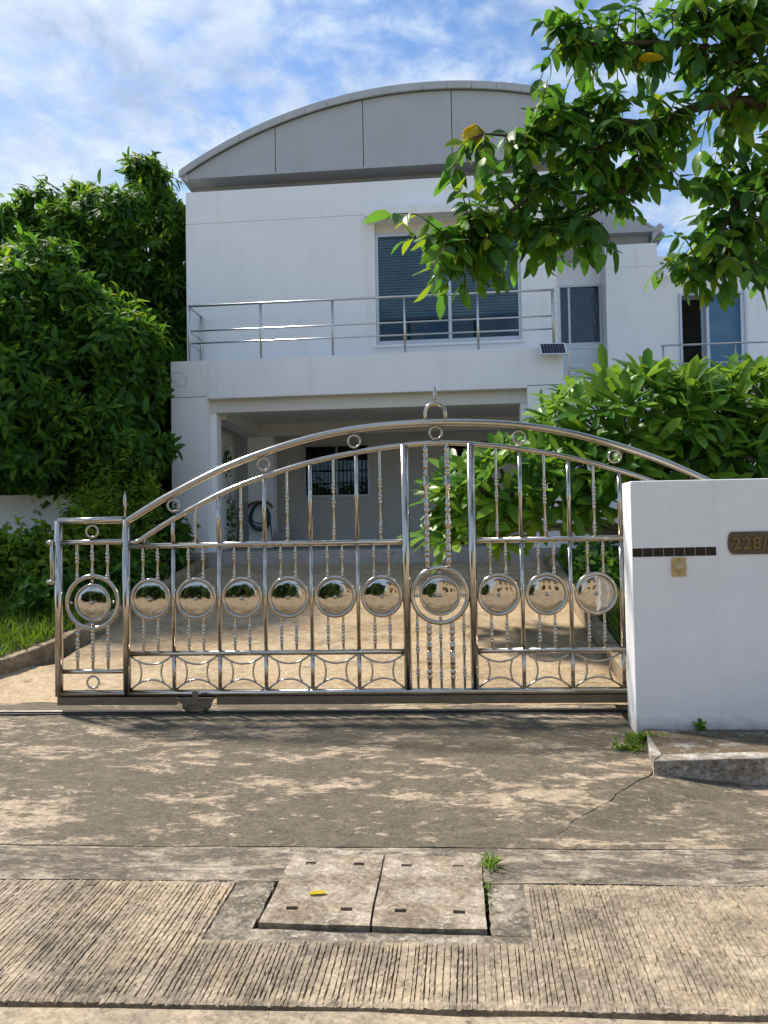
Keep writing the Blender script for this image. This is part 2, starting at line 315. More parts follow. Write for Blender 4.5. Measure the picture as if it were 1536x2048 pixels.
    def mesh(s, name, bevel=0.0):
        me = bpy.data.meshes.new(name); me.from_pydata(s.v, [], s.f)
        me.polygons.foreach_set('use_smooth', s.sm)
        bm = bmesh.new(); bm.from_mesh(me)
        if bevel:
            bmesh.ops.remove_doubles(bm, verts=bm.verts, dist=1e-5)
            bmesh.ops.bevel(bm, geom=[e for e in bm.edges if e.calc_face_angle(0) > 0.6], offset=bevel, segments=2, affect='EDGES', profile=0.5)
        bmesh.ops.recalc_face_normals(bm, faces=bm.faces); bm.to_mesh(me); bm.free()
        me.update(); return me

def link(name, me, mat, parent=None, kind=None):
    o = bpy.data.objects.new(name, me); C.objects.link(o)
    if mat is not None and not me.materials: me.materials.append(MAT[mat])
    if parent is not None: o.parent = parent
    if kind: o['kind'] = kind
    return o
def part(name, mb, mat, parent, bevel=0.0, label=None):
    me = mb.mesh(name, bevel)
    # children are built in world axes: take off the base of their thing
    r = parent
    while r.parent is not None: r = r.parent
    if r.type == 'EMPTY' and not r.get('local'):
        me.transform(Matrix.Translation(-r.location))
    o = link(name, me, mat, parent)
    if label: o['label'] = label
    return o
def thing(name, label, cat, loc=(0, 0, 0), rotz=0.0, group=None, local=False):
    o = bpy.data.objects.new(name, None); C.objects.link(o); o.location = loc; o.rotation_euler = (0, 0, rotz); o.empty_display_size = 0.2
    o['label'] = label; o['category'] = cat
    if group: o['group'] = group
    if local: o['local'] = 1
    return o
def tag(o, label, cat, group=None):
    o['label'] = label; o['category'] = cat
    if group: o['group'] = group
    return o
def struct(name, mb, mat, bevel=0.0): return link(name, mb.mesh(name, bevel), mat, None, 'structure')
def fbm(x, y, s=1.0): 
    return (math.sin(x * 1.7 * s + 1.3 * math.sin(y * 2.3 * s)) + math.sin(y * 2.9 * s + 0.7 + 1.7 * math.sin(x * 1.1 * s)) + 0.5 * math.sin((x * 5.3 + y * 4.1) * s)) / 2.5

# ------------------------------------------------------------------ heights of the ground
def z_apron(x, y):
    z = 0.036 * max(0.0, min(y, 6.6) - 3.87 - 0.032 * max(-6.0, min(6.0, x)) * max(0.0, 1 - (y - 3.87) / 2.7))
    if y > 6.6: z = 0.098 + max(0.0, y - 6.65) * 0.1565
    ax, ay, dx, dy = 0.42, 3.9, 0.61, 0.7924
    dist = (x - ax) * dy - (y - ay) * dx
    if y < 6.2 and dist > 0 and x > 0.4:
        z = max(z - 0.20 * dist, -0.058 * min(1.0, max(0.0, (y - 3.87) / 1.0)))
    return z
def z_drive(y): return 0.098 + max(0.0, y - 6.65) * 0.1565
def z_bed(y): return min(z_drive(max(y, 6.7)) + 0.10, 1.20)

def patch(xa, xb, ya, yb, nx, ny, zf, rag=0.006, bump=0.004, th=0.12, seed=0, shear=0.0, fade=False):
    """a slab: uneven top, ragged edges, sides going down. shear = rise of y along x"""
    mb = MB(); vs = []
    rr = random.Random(seed); jx0 = [rr.uniform(-rag, rag) for _ in range(ny + 1)]; jx1 = [rr.uniform(-rag, rag) for _ in range(ny + 1)]
    jy0 = [rr.uniform(-rag, rag) for _ in range(nx + 1)]; jy1 = [rr.uniform(-rag, rag) for _ in range(nx + 1)]
    for j in range(ny + 1):
        for i in range(nx + 1):
            u, v = i / nx, j / ny
            xa_, xb_ = (xa(v), xb(v)) if callable(xa) else (xa, xb)
            x = xa_ + (xb_ - xa_) * u; y = ya + (yb - ya) * v + shear * x * ((1 - v) if fade else 1.0)
            if i == 0: x += jx0[j]
            if i == nx: x += jx1[j]
            if j == 0: y += jy0[i]
            if j == ny: y += jy1[i]
            e = -0.006 if i in (0, nx) or j in (0, ny) else 0.0
            vs.append((x, y, zf(x, y) + bump * fbm(x, y, 3) + e))
    fs = [(j * (nx + 1) + i, j * (nx + 1) + i + 1, (j + 1) * (nx + 1) + i + 1, (j + 1) * (nx + 1) + i) for j in range(ny) for i in range(nx)]
    mb.add(vs, fs, True)
    loop = [i for i in range(nx + 1)] + [(j) * (nx + 1) + nx for j in range(1, ny + 1)] + [ny * (nx + 1) + i for i in range(nx - 1, -1, -1)] + [j * (nx + 1) for j in range(ny - 1, 0, -1)]
    L = len(loop); top = [vs[i] for i in loop]; bot = [(p[0], p[1], p[2] - th) for p in top]
    mb.add(top + bot, [((i + 1) % L, i, L + i, L + (i + 1) % L) for i in range(L)])
    return mb

SH = 0.032      # the street's lines turn a little against the house's
# ---------------- the street
gm = MB(); gm.add([(-900, -900, -0.16), (900, -900, -0.16), (900, 900, -0.16), (-900, 900, -0.16)], [(0, 1, 2, 3)]); struct('ground', gm, 'ground')
struct('road', patch(-14, 14, -5.5, 2.545, 90, 40, lambda x, y: 0.0, 0.008, 0.003, 0.12, 1, SH), 'road')
flat = lambda x, y: 0.0
struct('gutter_strip', patch(-14, 14, 3.488, 3.862, 140, 6, flat, 0.006, 0.003, 0.12, 2, SH), 'gutter')
def left_edge(v): return (-14, 0.41 + 0.87 * v)
# apron in two slabs parted by a crack that runs from the gutter to the kerb's corner
def a_l(v): return -14.0
def a_r(v):
    y = 3.872 + (6.60 - 3.872) * v
    w = 0.012 * math.sin(v * 37) + 0.008 * math.sin(v * 83 + 1)
    return (0.414 + (y - 3.9) * 0.77 + w) if y < 5.05 else 1.30 + min(1.0, (y - 5.05) / 0.2) * 0.05
struct('driveway_apron', patch(a_l, a_r, 3.872, 6.60, 150, 60, z_apron, 0.003, 0.006, 0.15, 3, SH, True), 'apron')
struct('apron_flare', patch(lambda v: a_r(v * 0.46) + 0.0045, lambda v: 14.0, 3.876, 3.872 + 2.728 * 0.46, 120, 34, z_apron, 0.001, 0.004, 0.15, 4, SH, True), 'apron')

# tined (grooved) road surface: the grooves are cut into the mesh
def grooved(x0, x1, y0, y1, hx0, hx1, hy, seed):
    rr = random.Random(seed); x = x0; g = []
    while x < x1 - 0.02:
        p = 0.020 * rr.uniform(0.65, 1.45); w = rr.uniform(0.0035, 0.0078); d = rr.uniform(0.006, 0.014)
        if rr.random() < 0.12: d *= 0.3
        g.append((x, p, w, d)); x += p
    cols = []
    for (gx, p, w, d) in g: cols += [(gx, 0), (gx + p - w, 0), (gx + p - w * 0.72, -d), (gx + p - w * 0.28, -d)]
    cols.append((x1, 0)); cols = np.array(cols); nc = len(cols); X = cols[:, 0]
    ny = int((y1 - y0) / 0.020); V = np.zeros((ny + 1, nc, 3)); jr = rng.normal(0, 0.0010, (ny + 1, nc)); jz = rng.normal(0, 0.0014, (ny + 1, nc))
    gi = np.append(np.repeat(np.arange(len(g)), 4), len(g) - 1); ph = rng.uniform(0, 6.28, len(g))[gi]; fq = rng.uniform(4, 13, len(g))[gi]
    ys = np.linspace(y0, y1, ny + 1)
    for j, y in enumerate(ys):
        wear = 0.55 + 0.5 * np.sin(X * 1.9 + 3.1 * math.sin(y * 2.2)) * np.sin(y * 4.3 + X * 0.7) + 0.35 * np.sin(y * fq + ph) + rng.normal(0, 0.12, nc)
        wear = np.clip(wear + 0.42, 0.06, 1.0)
        end = min(1.0, max(0.05, min(y - y0 - 0.02, y1 - y - 0.015) / 0.05))
        en2 = np.where((X > hx0) & (X < hx1), min(1.0, max(0.05, (hy - y - 0.01) / 0.03)) if y < hy + 0.01 else 1.0, 1.0)
        wob = 0.006 * math.sin(y * 3.0) * np.sin(X * 1.3) + 0.0012 * np.sin(X * 23 + y * 9); fan = (y - 3.0) * 0.05 * np.sin(X * 0.9 + 0.4)
        V[j, :, 0] = X + jr[j] + wob + fan; V[j, :, 1] = y + SH * X + (rng.normal(0, 0.003, nc) if j in (0, ny) else 0)
        V[j, :, 2] = cols[:, 1] * wear * end * en2 + jz[j] - (0.005 if j in (0, ny) else 0)
    keep = lambda i, j: not (V[j, i, 0] > hx0 and V[j, i + 1, 0] < hx1 and ys[j] > hy - 0.012)
    mb = MB(); mb.add(V.reshape(-1, 3).tolist(), [(j * nc + i, j * nc + i + 1, (j + 1) * nc + i + 1, (j + 1) * nc + i) for j in range(ny) for i in range(nc - 1) if keep(i, j)], False)
    mb.add([(x0, y0 + SH * x0, -0.004), (x1, y0 + SH * x1, -0.004), (x1, y0 + SH * x1, -0.12), (x0, y0 + SH * x0, -0.12)], [(0, 1, 2, 3)])
    return mb
struct('road_tined_slab', grooved(-6.5, 6.5, 2.572, 3.476, -1.03, 0.290, 2.975, 11), 'groove')

# mortar frame round the manhole (a plate with one opening), in the same plane as the road
fr = MB(); n_ = 1
def frame_strip(x0, x1, y0, y1, seed): return patch(x0, x1, y0, y1, max(4, int((x1 - x0) / 0.03)), max(4, int((y1 - y0) / 0.03)), lambda x, y: -0.006, 0.004, 0.003, 0.10, seed)
frame = thing('manhole_surround', 'pale mortar surround set round the manhole covers in the road', 'manhole surround', (-0.36, 3.2, -0.1))
for k, (x0, x1, y0, y1) in enumerate(((-1.07, 0.34, 2.94, 3.052), (-1.07, -0.846, 3.054, 3.50), (0.126, 0.34, 3.054, 3.50))):
    part('mortar_edge', frame_strip(x0, x1, y0, y1, 20 + k), 'frame', frame)
part('mortar_edge', patch(-0.850, 0.138, 3.742, 3.80, 34, 4, lambda x, y: 0.005, 0.003, 0.002, 0.02, 26), 'frame', frame)
part('pit_side', MB().box(-0.86, -0.846, 3.04, 3.75, -0.12, -0.012).box(0.133, 0.147, 3.04, 3.75, -0.12, -0.012).box(-0.846, 0.133, 3.04, 3.052, -0.12, -0.012), 'rubber', frame)
def cover(x0, x1, label):
    y0, y1 = 3.066, 3.738; w = x1 - x0
    t = thing('manhole_cover', label, 'manhole cover', ((x0 + x1) / 2, 3.4, -0.06), 0, 'concrete covers over the street manhole')
    sx = [x0, x0 + 0.085, x0 + 0.135, x1 - 0.135, x1 - 0.085, x1]; sy = [y0, y0 + 0.115, y0 + 0.145, y1 - 0.125, y1 - 0.095, y1]
    # subdivide the cut lines so the top can be uneven
    def sub(c):
        o = []
        for a, b in zip(c[:-1], c[1:]):
            k = max(1, int((b - a) / 0.05)); o += [a + (b - a) * i / k for i in range(k)]
        return o + [c[-1]]
    ux, uy = sub(sx), sub(sy)
    hx = [(sx[1], sx[2]), (sx[3], sx[4])]; hy = [(sy[1], sy[2]), (sy[3], sy[4])]
    inside = lambda v, rs: any(a - 1e-6 <= v <= b + 1e-6 for a, b in rs)
    mb = MB().cells(ux, uy, -0.06, 0.007, lambda i, j: inside((ux[i] + ux[i + 1]) / 2, hx) and inside((uy[j] + uy[j + 1]) / 2, hy), 'xy')
    mb.v = [(x + 0.003 * fbm(y, x, 9) * (1 if (abs(x - x0) < .01 or abs(x - x1) < .01) else 0), y + 0.004 * fbm(x, y, 9) * (1 if (abs(y - y0) < .01 or abs(y - y1) < .01) else 0), z + (0.003 * fbm(x, y, 7) if z > 0 else 0)) for x, y, z in mb.v]
    part('slab', mb, 'cover', t)
    part('slot_bottom', MB().box(x0 + .02, x1 - .02, y0 + .02, y1 - .02, -0.085, -0.062), 'rubber', t)
cover(-0.822, -0.368, 'left concrete manhole cover with four lifting slots and a fallen yellow leaf')
cover(-0.358, 0.108, 'right concrete manhole cover with four lifting slots beside the weed tuft')

# ---------------- driveway behind the gate, kerbs, garden beds
struct('driveway', patch(lambda v: -9.0 + 4.75 * min(1, v * 6), lambda v: 1.52, 6.612, 12.90, 90, 80, lambda x, y: z_drive(y), 0.004, 0.010, 0.2, 31), 'drive')
def kerb(name, label, pts, w, h, sgn):
    t = thing(name, label, 'kerb', (pts[0][0], pts[0][1], z_drive(pts[0][1])))
    segs = []
    L = 0
    for k in range(len(pts) - 1):
        (xa, ya), (xb, yb) = pts[k], pts[k + 1]; g = 0.004
        n = 6; top = []; mb = MB(); vs = []
        for i in range(n + 1):
            u = (i / n) * (1 - 2 * g) + g; x = xa + (xb - xa) * u; y = ya + (yb - ya) * u; z = z_drive(y)
            hh = h + 0.006 * fbm(x * 3, y * 3, 2)
            vs += [(x, y, z - 0.15), (x + 0.003 * fbm(y, x, 12), y, z + hh - 0.012), (x + sgn * 0.012, y, z + hh), (x + sgn * (w - .012), y, z + hh), (x + sgn * w, y, z + hh - 0.012), (x + sgn * w, y, z - 0.15)]
        fs = [(i * 6 + j, i * 6 + (j + 1) % 6, (i + 1) * 6 + (j + 1) % 6, (i + 1) * 6 + j) for i in range(n) for j in range(6)]
        mb.add(vs, fs + [tuple(range(6)), tuple(n * 6 + j for j in reversed(range(6)))])
        part('kerb_stone', mb, 'kerb', t)
    return t
KL = [(-5.55, 6.75), (-4.85, 7.05), (-4.55, 7.45), (-4.38, 8.0), (-4.27, 8.9), (-4.24, 9.9), (-4.24, 10.9), (-4.26, 11.9), (-4.28, 12.88)]
kerb('garden_kerb', 'curved concrete kerb along the left edge of the driveway', KL, 0.12, 0.16, -1)
kerb('garden_kerb', 'straight concrete kerb between driveway and right lawn behind the gate', [(1.53, 6.75 + 0.613 * i) for i in range(11)], 0.13, 0.15, 1)
def kx(y):
    for (xa, ya), (xb, yb) in zip(KL[:-1], KL[1:]):
        if ya <= y <= yb: return xa + (xb - xa) * (y - ya) / (yb - ya)
    return KL[-1][0] if y > 12 else KL[0][0]
struct('garden_bed', patch(lambda v: -16.0, lambda v: kx(6.8 + v * 17.2) - 0.11, 6.8, 24.0, 60, 70, lambda x, y: z_bed(y) + 0.03 * fbm(x, y), 0.001, 0.01, 0.3, 41), 'soil')
struct('lawn', patch(lambda v: 1.655, lambda v: 14.0, 6.6, 24.0, 60, 70, lambda x, y: z_bed(y) + 0.01, 0.001, 0.01, 0.3, 42), 'soil')

# ---------------- footpath at the right, with its kerb
pv = thing('footpath', 'raised concrete footpath block at the foot of the white wall', 'footpath', (1.4, 5.4, 0))
TOPZ = 0.118
def fp(poly, z0, z1, seed, mat, name):
    mb = MB(); n = len(poly)
    vs = [(x, y, z0) for x, y in poly] + [(x, y, z1) for x, y in poly]
    mb.add(vs, [tuple(reversed(range(n))), tuple(range(n, 2 * n))] + [(i, (i + 1) % n, n + (i + 1) % n, n + i) for i in range(n)])
    part(name, mb, mat, pv, 0.012)
fp([(1.25, 4.955), (1.345, 5.105), (1.362, 5.30), (1.392, 5.70), (1.30, 5.28)], -0.12, TOPZ, 1, 'kerb_pale', 'kerb_stone')
for k in range(12):
    x0 = 1.25 + k * 0.98 + (0.003 if k else 0); x1 = 1.25 + (k + 1) * 0.98 - 0.003
    y0 = 4.955 + 0.115 * min(1, (x0 - 1.25) / 0.75); y1 = 4.955 + 0.115 * min(1, (x1 - 1.25) / 0.75)
    fp([(x0, y0), (x1, y1), (x1, y1 + 0.145), (x0 + (0.095 if k == 0 else 0), y0 + 0.145)], -0.14, TOPZ + 0.002 * (k % 2), 2 + k, 'kerb_pale', 'kerb_stone')
part('paving', patch(lambda v: 1.352 + 0.04 * v, lambda v: 13.0, 5.113, 5.775, 130, 12, lambda x, y: TOPZ - 0.008 + max(0, 0.10 * max(0, 2.0 - x) * max(0, 5.25 - y) * -1) + (0.0 if x > 2.0 or y > 5.25 else 0), 0.002, 0.006, 0.2, 51), 'pave', pv)

# ------------------------------------------------------------------ boundary wall with bell, tiles and number plate
YW = 5.785; WY = math.radians(1.2)
wall = thing('boundary_wall', 'white plastered boundary wall at right with black tiles and a bell', 'wall', (1.342, YW, 0.0), WY, None, True)
wm = MB().box(0, 9.5, 0, 0.255, -0.05, 1.955)
part('wall_block', wm, 'plaster', wall, 0.012)
for k in range(8):
    x0 = 0.004 + k * 0.0768
    part('tile', MB().box(x0, x0 + 0.0735, -0.005, 0.01, 1.384 + 0.0004 * k, 1.449 + 0.0004 * k), 'black_tile', wall, 0.0015)
part('grout', MB().box(-0.001 + 0.004, 0.004 + 8 * 0.0768, -0.0015, 0.01, 1.380, 1.4525), 'white', wall)
bell = thing('doorbell', 'aged gold doorbell plate with round button under the black tiles', 'doorbell', (1.342, YW, 0), WY, None, True)
bx = 0.34
part('plate', MB().box(bx - 0.052, bx + 0.052, -0.013, -0.0055, 1.236, 1.376), 'bell', bell, 0.004)
b1 = part('button', MB().lathe([(0.036, 0), (0.036, -0.008), (0.031, -0.010), (0.030, -0.022), (0.026, -0.031), (0.016, -0.037), (0.001, -0.039)], (bx, -0.0125, 1.306), 'y', 20), 'bell_btn', bell)
part('button_collar', MB().torus((bx, -0.014, 1.306), 0.036, 0.004, 24, 6), 'bell', b1)
for z in (1.252, 1.362): part('screw', MB().ball((bx, -0.013, z), 0.0055, 8, 6, 0.5), 'plate', bell)
npl = thing('house_number_plate', 'bronze house number plate with raised numerals on the white wall', 'number plate', (1.342, YW, 0), WY, None, True)
poly = [(0.70 + 0.03 * (1 - math.cos(a)) if False else 0.703 + 0.022 * (1 - math.sin(a)), 0) for a in (0,)]
pl = []
for i in range(9):
    a = PI * (0.5 + i / 8); pl.append((0.735 + 0.036 * math.cos(a), 1.478 + (0.084 if math.sin(a) >= 0 else 0.084) * math.sin(a)))
poly = [(1.115, 1.562), (0.735, 1.562)] + pl[1:-1] + [(0.735, 1.394), (1.115, 1.394)]
poly = [(x, z + 0.0025 * math.sin(x * 90)) for x, z in poly]
part('plate', MB().prism(poly, -0.014, -0.0005), 'plate', npl, 0.003)
def text_mesh(txt, size, ext):
    cu = bpy.data.curves.new('numerals', 'FONT'); cu.body = txt; cu.size = size; cu.extrude = ext; cu.bevel_depth = 0.0022; cu.bevel_resolution = 1; cu.resolution_u = 4; cu.space_character = 1.12; cu.offset = 0.0015
    to = bpy.data.objects.new('numerals', cu); C.objects.link(to); bpy.context.view_layer.update()
    me = bpy.data.meshes.new_from_object(to.evaluated_get(bpy.context.evaluated_depsgraph_get()))
    bpy.data.objects.remove(to); bpy.data.curves.remove(cu); me.name = 'numerals'; me.materials.clear(); return me
nm = text_mesh('228/8', 0.128, 0.004)
nm.transform(Matrix.Translation((0.728, -0.017, 1.432)) @ Matrix.Rotation(PI / 2, 4, 'X'))
link('numerals', nm, 'digits', npl)

# ------------------------------------------------------------------ the sliding gate
GA = math.radians(2.0)
gate = thing('sliding_gate', 'stainless steel sliding gate with arched top and mirror discs', 'gate', (-3.45, 6.33 - math.tan(GA) * 2.45, 0.0), GA, None, True)
def gp(name, mb, mat='steel', parent=gate, bevel=0.0): return part(name, mb, mat, parent, bevel)
def spline(P, k=6):
    P = [np.array(p, float) for p in P]; o = []
    for i in range(len(P) - 1):
        p0 = P[max(i - 1, 0)]; p1 = P[i]; p2 = P[i + 1]; p3 = P[min(i + 2, len(P) - 1)]
        for j in range(k):
            t = j / k; o.append(0.5 * ((2 * p1) + (-p0 + p2) * t + (2 * p0 - 5 * p1 + 4 * p2 - p3) * t * t + (-p0 + 3 * p1 - 3 * p2 + p3) * t ** 3))
    return o + [P[-1]]
XC = 3.33
oc = [(0.668, 1.748), (0.854, 1.858), (1.031, 1.955), (1.471, 2.165), (1.93, 2.330), (2.342, 2.438), (2.773, 2.503), (3.33, 2.528)]
oc = oc + [(2 * XC - x, z) for x, z in reversed(oc[:-1])]
ic = [(0.741, 1.557), (1.029, 1.733), (1.425, 1.937), (1.731, 2.06), (2.21, 2.203), (2.641, 2.288), (3.03, 2.338), (3.33, 2.353)]
ic = ic + [(2 * XC - x, z) for x, z in reversed(ic[:-1])]
OS = spline([(x, 0, z) for x, z in oc], 5); IS = spline([(x, 0, z) for x, z in ic], 5)
def z_in(x):
    X = [p[0] for p in IS]; return float(np.interp(x, X, [p[2] for p in IS]))
gp('arch_rail', MB().tube([(0.64, 0, 1.735)] + OS + [(2 * XC - 0.64, 0, 1.735)], 0.030, 14))
gp('inner_arch_rail', MB().tube([(0.66, 0, 1.557)] + IS + [(2 * XC - 0.66, 0, 1.557)], 0.0215, 12))
SE = 2 * XC - 0.64
for x, z1 in ((0.04, 1.752), (0.64, 1.752), (SE, 1.752), (SE + 0.60, 1.752)): gp('frame_post', MB().tube([(x, 0, 0.235), (x, 0, z1)], 0.034, 16))
for x in (3.06, 3.62): gp('frame_post', MB().tube([(x, 0, 0.285), (x, 0, z_in(x))], 0.034, 16))
gp('end_cap_rail', MB().tube([(0.04, 0, 1.75), (0.62, 0, 1.75)], 0.031, 14)); gp('end_cap_rail', MB().tube([(SE + 0.02, 0, 1.75), (SE + 0.6, 0, 1.75)], 0.031, 14))
for a, b in ((0.04, 0.64), (SE, SE + 0.6)):
    gp('cross_rail', MB().tube([(a, 0, 1.563), (b, 0, 1.563)], 0.022, 12)); gp('cross_rail', MB().tube([(a, 0, 0.446), (b, 0, 0.446)], 0.020, 12))
gp('bottom_rail', MB().tube([(0.04, 0, 0.256), (SE + 0.60, 0, 0.256)], 0.0305, 14))
for a, b in ((0.64, 3.06), (3.62, SE)):
    gp('cross_rail', MB().tube([(a, 0, 1.522), (b, 0, 1.522)], 0.0235, 12)); gp('cross_rail', MB().tube([(a, 0, 0.594), (b, 0, 0.594)], 0.0225, 12))
# spear on the post and the crest on the arch
def spear(name, x, z0, z1, r):
    h = z1 - z0
    return MB().lathe([(r * .62, 0), (r * .62, h * .42), (r * 1.25, h * .44), (r * 1.25, h * .47), (r * .6, h * .49), (r * 1.15, h * .57), (r * .75, h * .78), (r * .1, h)], (x, 0, z0), 'z', 10)
gp('spear_finial', spear('s', 0.634, 1.77, 2.0, 0.015)); gp('spear_finial', spear('s', SE, 1.77, 2.0, 0.015))
gp('crest_arch', MB().tube([(XC - 0.085, 0, 2.545), (XC - 0.085, 0, 2.605)] + [(XC - 0.085 * math.cos(PI * i / 14), 0, 2.605 + 0.085 * math.sin(PI * i / 14)) for i in range(1, 14)] + [(XC + 0.085, 0, 2.605), (XC + 0.085, 0, 2.545)], 0.0165, 12))
gp('spear_finial', MB().lathe([(0.010, 0), (0.010, 0.03), (0.02, 0.035), (0.02, 0.042), (0.012, 0.05), (0.019, 0.07), (0.012, 0.11), (0.001, 0.15)], (XC, 0, 2.695), 'z', 10))
# rings
for x, z in ((1.061, 1.868), (1.85, 2.205), (2.634, 2.385), (3.33, 2.440), (4.03, 2.385), (4.82, 2.205), (2 * XC - 1.061, 1.868)):
    gp('ring', MB().torus((x, 0, z), 0.052, 0.0095, 28, 8))
for x in (0.34, SE + 0.30):
    gp('ring', MB().torus((x, 0, 1.655), 0.052, 0.0095, 28, 8)); gp('ring', MB().torus((x, 0, 0.353), 0.052, 0.0095, 28, 8))
# turned bars
def baluster(x, z0, z1, r, groups, bead=1.32, y=0.0, vase=False):
    pts = [(r, 0.0)]; L = z1 - z0
    for g in groups:
        c = g * L
        for k in (-1, 0, 1):
            b = c + k * r * 2.4
            pts += [(r * 0.92, b - r * 1.1), (r * bead * (1.12 if k == 0 else 1), b - r * 0.45), (r * bead * (1.12 if k == 0 else 1), b + r * 0.45), (r * 0.92, b + r * 1.1)]
        pts += [(r * 0.86, c + r * 4.6)]
    if vase:
        for c in vase:
            c *= L; pts += [(r * 0.8, c - r * 3.2), (r * 1.5, c - r * 1.2), (r * 1.55, c), (r * 1.0, c + r * 2.6), (r * 0.75, c + r * 3.4)]
    pts.append((r, L)); pts = sorted((p for p in pts if 0 <= p[1] <= L), key=lambda p: p[1])
    return MB().lathe(pts, (x, y, z0), 'z', 10)
def disc(x, z, R, ringr):
    rg = gp('disc_ring', MB().torus((x, 0, z), R - ringr, ringr, 40, 10))
    Rd = R - ringr * 1.7
    prof = [(0.0005, -0.016)] + [(Rd * math.sin(a * 0.5 * PI), -0.016 * math.cos(a * 0.5 * PI) ** 1.3) for a in np.linspace(0.08, 0.99, 12)] + [(Rd, 0.002)]
    gp('mirror_disc', MB().lathe(prof, (x, 0.002, z), 'y', 36), 'mirror', rg)
    gp('centre_stud', MB().ball((x, -0.024, z), 0.017, 12, 8), 'steel', rg)
    return rg
DX = [0.852, 1.25, 1.65, 2.052, 2.452, 2.85, 3.832, 4.232, 4.640, 5.04, 5.44, 5.80]
for x in DX: disc(x, 1.063, 0.181, 0.0165)
for x in DX:
    for s in (-0.064, 0.064):
        h = math.sqrt(0.165 ** 2 - s ** 2)
        gp('baluster', baluster(x + s, 1.063 + h + 0.010, 1.505, 0.0115, (0.06, 0.72)))
        gp('baluster', baluster(x + s, 0.612, 1.063 - h - 0.010, 0.0115, (0.30, 0.62)))
BARS = [1.053, 1.453, 1.852, 2.25, 2.648, 4.03, 4.432, 4.852, 5.24, 5.62]
for x in BARS:
    gp('bar', MB().tube([(x, 0, 1.54), (x, 0, z_in(x))], 0.0175, 12)); gp('bar', MB().tube([(x, 0, 0.61), (x, 0, 1.505)], 0.0175, 12)); gp('bar', MB().tube([(x, 0, 0.28), (x, 0, 0.58)], 0.0175, 12))
for x in DX[1:-1]:
    gp('baluster', baluster(x, 1.54, z_in(x), 0.0125, (0.12, 0.45, 0.62) if z_in(x) > 1.9 else (0.3, 0.6)))
# centre panel: two thick turned bars, the double ring, five bars below
for x in (3.24, 3.42):
    gp('thick_baluster', baluster(x, 1.30, z_in(x), 0.021, (0.10, 0.22, 0.46, 0.90), 1.25, 0, (0.15, 0.36, 0.68, 0.75, 0.83)))
rgc = gp('disc_ring', MB().torus((3.34, 0, 1.064), 0.232, 0.0205, 56, 10))
gp('mirror_disc_ring', MB().torus((3.34, 0, 1.064), 0.162, 0.012, 48, 8), 'steel', rgc)
def dome(x, z, R, d): return MB().lathe([(0.0005, -d)] + [(R * math.sin(a * 0.5 * PI), -d * math.cos(a * 0.5 * PI) ** 1.3) for a in np.linspace(0.08, 0.99, 12)] + [(R, 0.002)], (x, 0.004, z), 'y', 40)
gp('mirror_disc', dome(3.34, 1.064, 0.156, 0.018), 'mirror', rgc)
gp('centre_stud', MB().ball((3.34, -0.026, 1.064), 0.018), 'steel', rgc)
for a in range(4):
    gp('stud', MB().ball((3.34 + 0.194 * math.cos(a * PI / 2), -0.004, 1.064 + 0.194 * math.sin(a * PI / 2)), 0.017), 'steel', rgc)
for i, x in enumerate((3.145, 3.243, 3.34, 3.437, 3.535)):
    h = math.sqrt(0.232 ** 2 - (x - 3.34) ** 2)
    if i in (1, 3): gp('thick_baluster', baluster(x, 0.282, 1.064 - h, 0.0185, (0.24, 0.52, 0.82), 1.2, 0, (0.40, 0.66)))
    else: gp('baluster', baluster(x, 0.282, 1.064 - h, 0.0115, (0.2, 0.5, 0.78)))
# the end panel with its double ring
for x0 in (0.34, SE + 0.30):
    r1 = gp('disc_ring', MB().torus((x0, 0, 1.042), 0.226, 0.019, 56, 10)); gp('mirror_disc_ring', MB().torus((x0, 0, 1.042), 0.150, 0.0125, 48, 8), 'steel', r1)
    gp('mirror_disc', dome(x0, 1.042, 0.144, 0.02), 'mirror', r1); gp('centre_stud', MB().ball((x0, -0.026, 1.042), 0.018), 'steel', r1)
    for a in range(4): gp('stud', MB().ball((x0 + 0.188 * math.cos(a * PI / 2), -0.004, 1.042 + 0.188 * math.sin(a * PI / 2)), 0.0135), 'steel', r1)
    for s in (-0.135, 0, 0.135):
        h = math.sqrt(0.226 ** 2 - s * s)
        gp('baluster', baluster(x0 + s, 1.042 + h, 1.548, 0.013, (0.06, 0.62))); gp('baluster', baluster(x0 + s, 0.462, 1.042 - h, 0.013, (0.30, 0.55, 0.85)))
# curved lattice between the two lowest rails
def arc(xa, za, xb, zb, sag_x, sag_z, n=10):
    return [(xa + (xb - xa) * t + sag_x * 4 * t * (1 - t), 0, za + (zb - za) * t + sag_z * 4 * t * (1 - t)) for t in [i / n for i in range(n + 1)]]
edges = [0.64] + BARS[:5] + [3.06]; cells_ = list(zip(edges[:-1], edges[1:])); edges = [3.62] + BARS[5:] + [SE]; cells_ += list(zip(edges[:-1], edges[1:]))
for a, b in cells_:
    a += 0.022 if a not in (0.64, 3.62) else 0.036; b -= 0.022 if b not in (3.06, SE) else 0.036; w = b - a
    gp('lattice_arc', MB().tube(arc(a, 0.570, b, 0.570, 0, -0.068), 0.0085, 8)); gp('lattice_arc', MB().tube(arc(a, 0.290, b, 0.290, 0, 0.082), 0.0085, 8))
    for s in (0, 1):
        x = a + w * 0.20 if s == 0 else b - w * 0.20
        gp('lattice_arc', MB().tube(arc(x, 0.524, x, 0.346, (0.020 if s == 0 else -0.020), 0), 0.0085, 8))
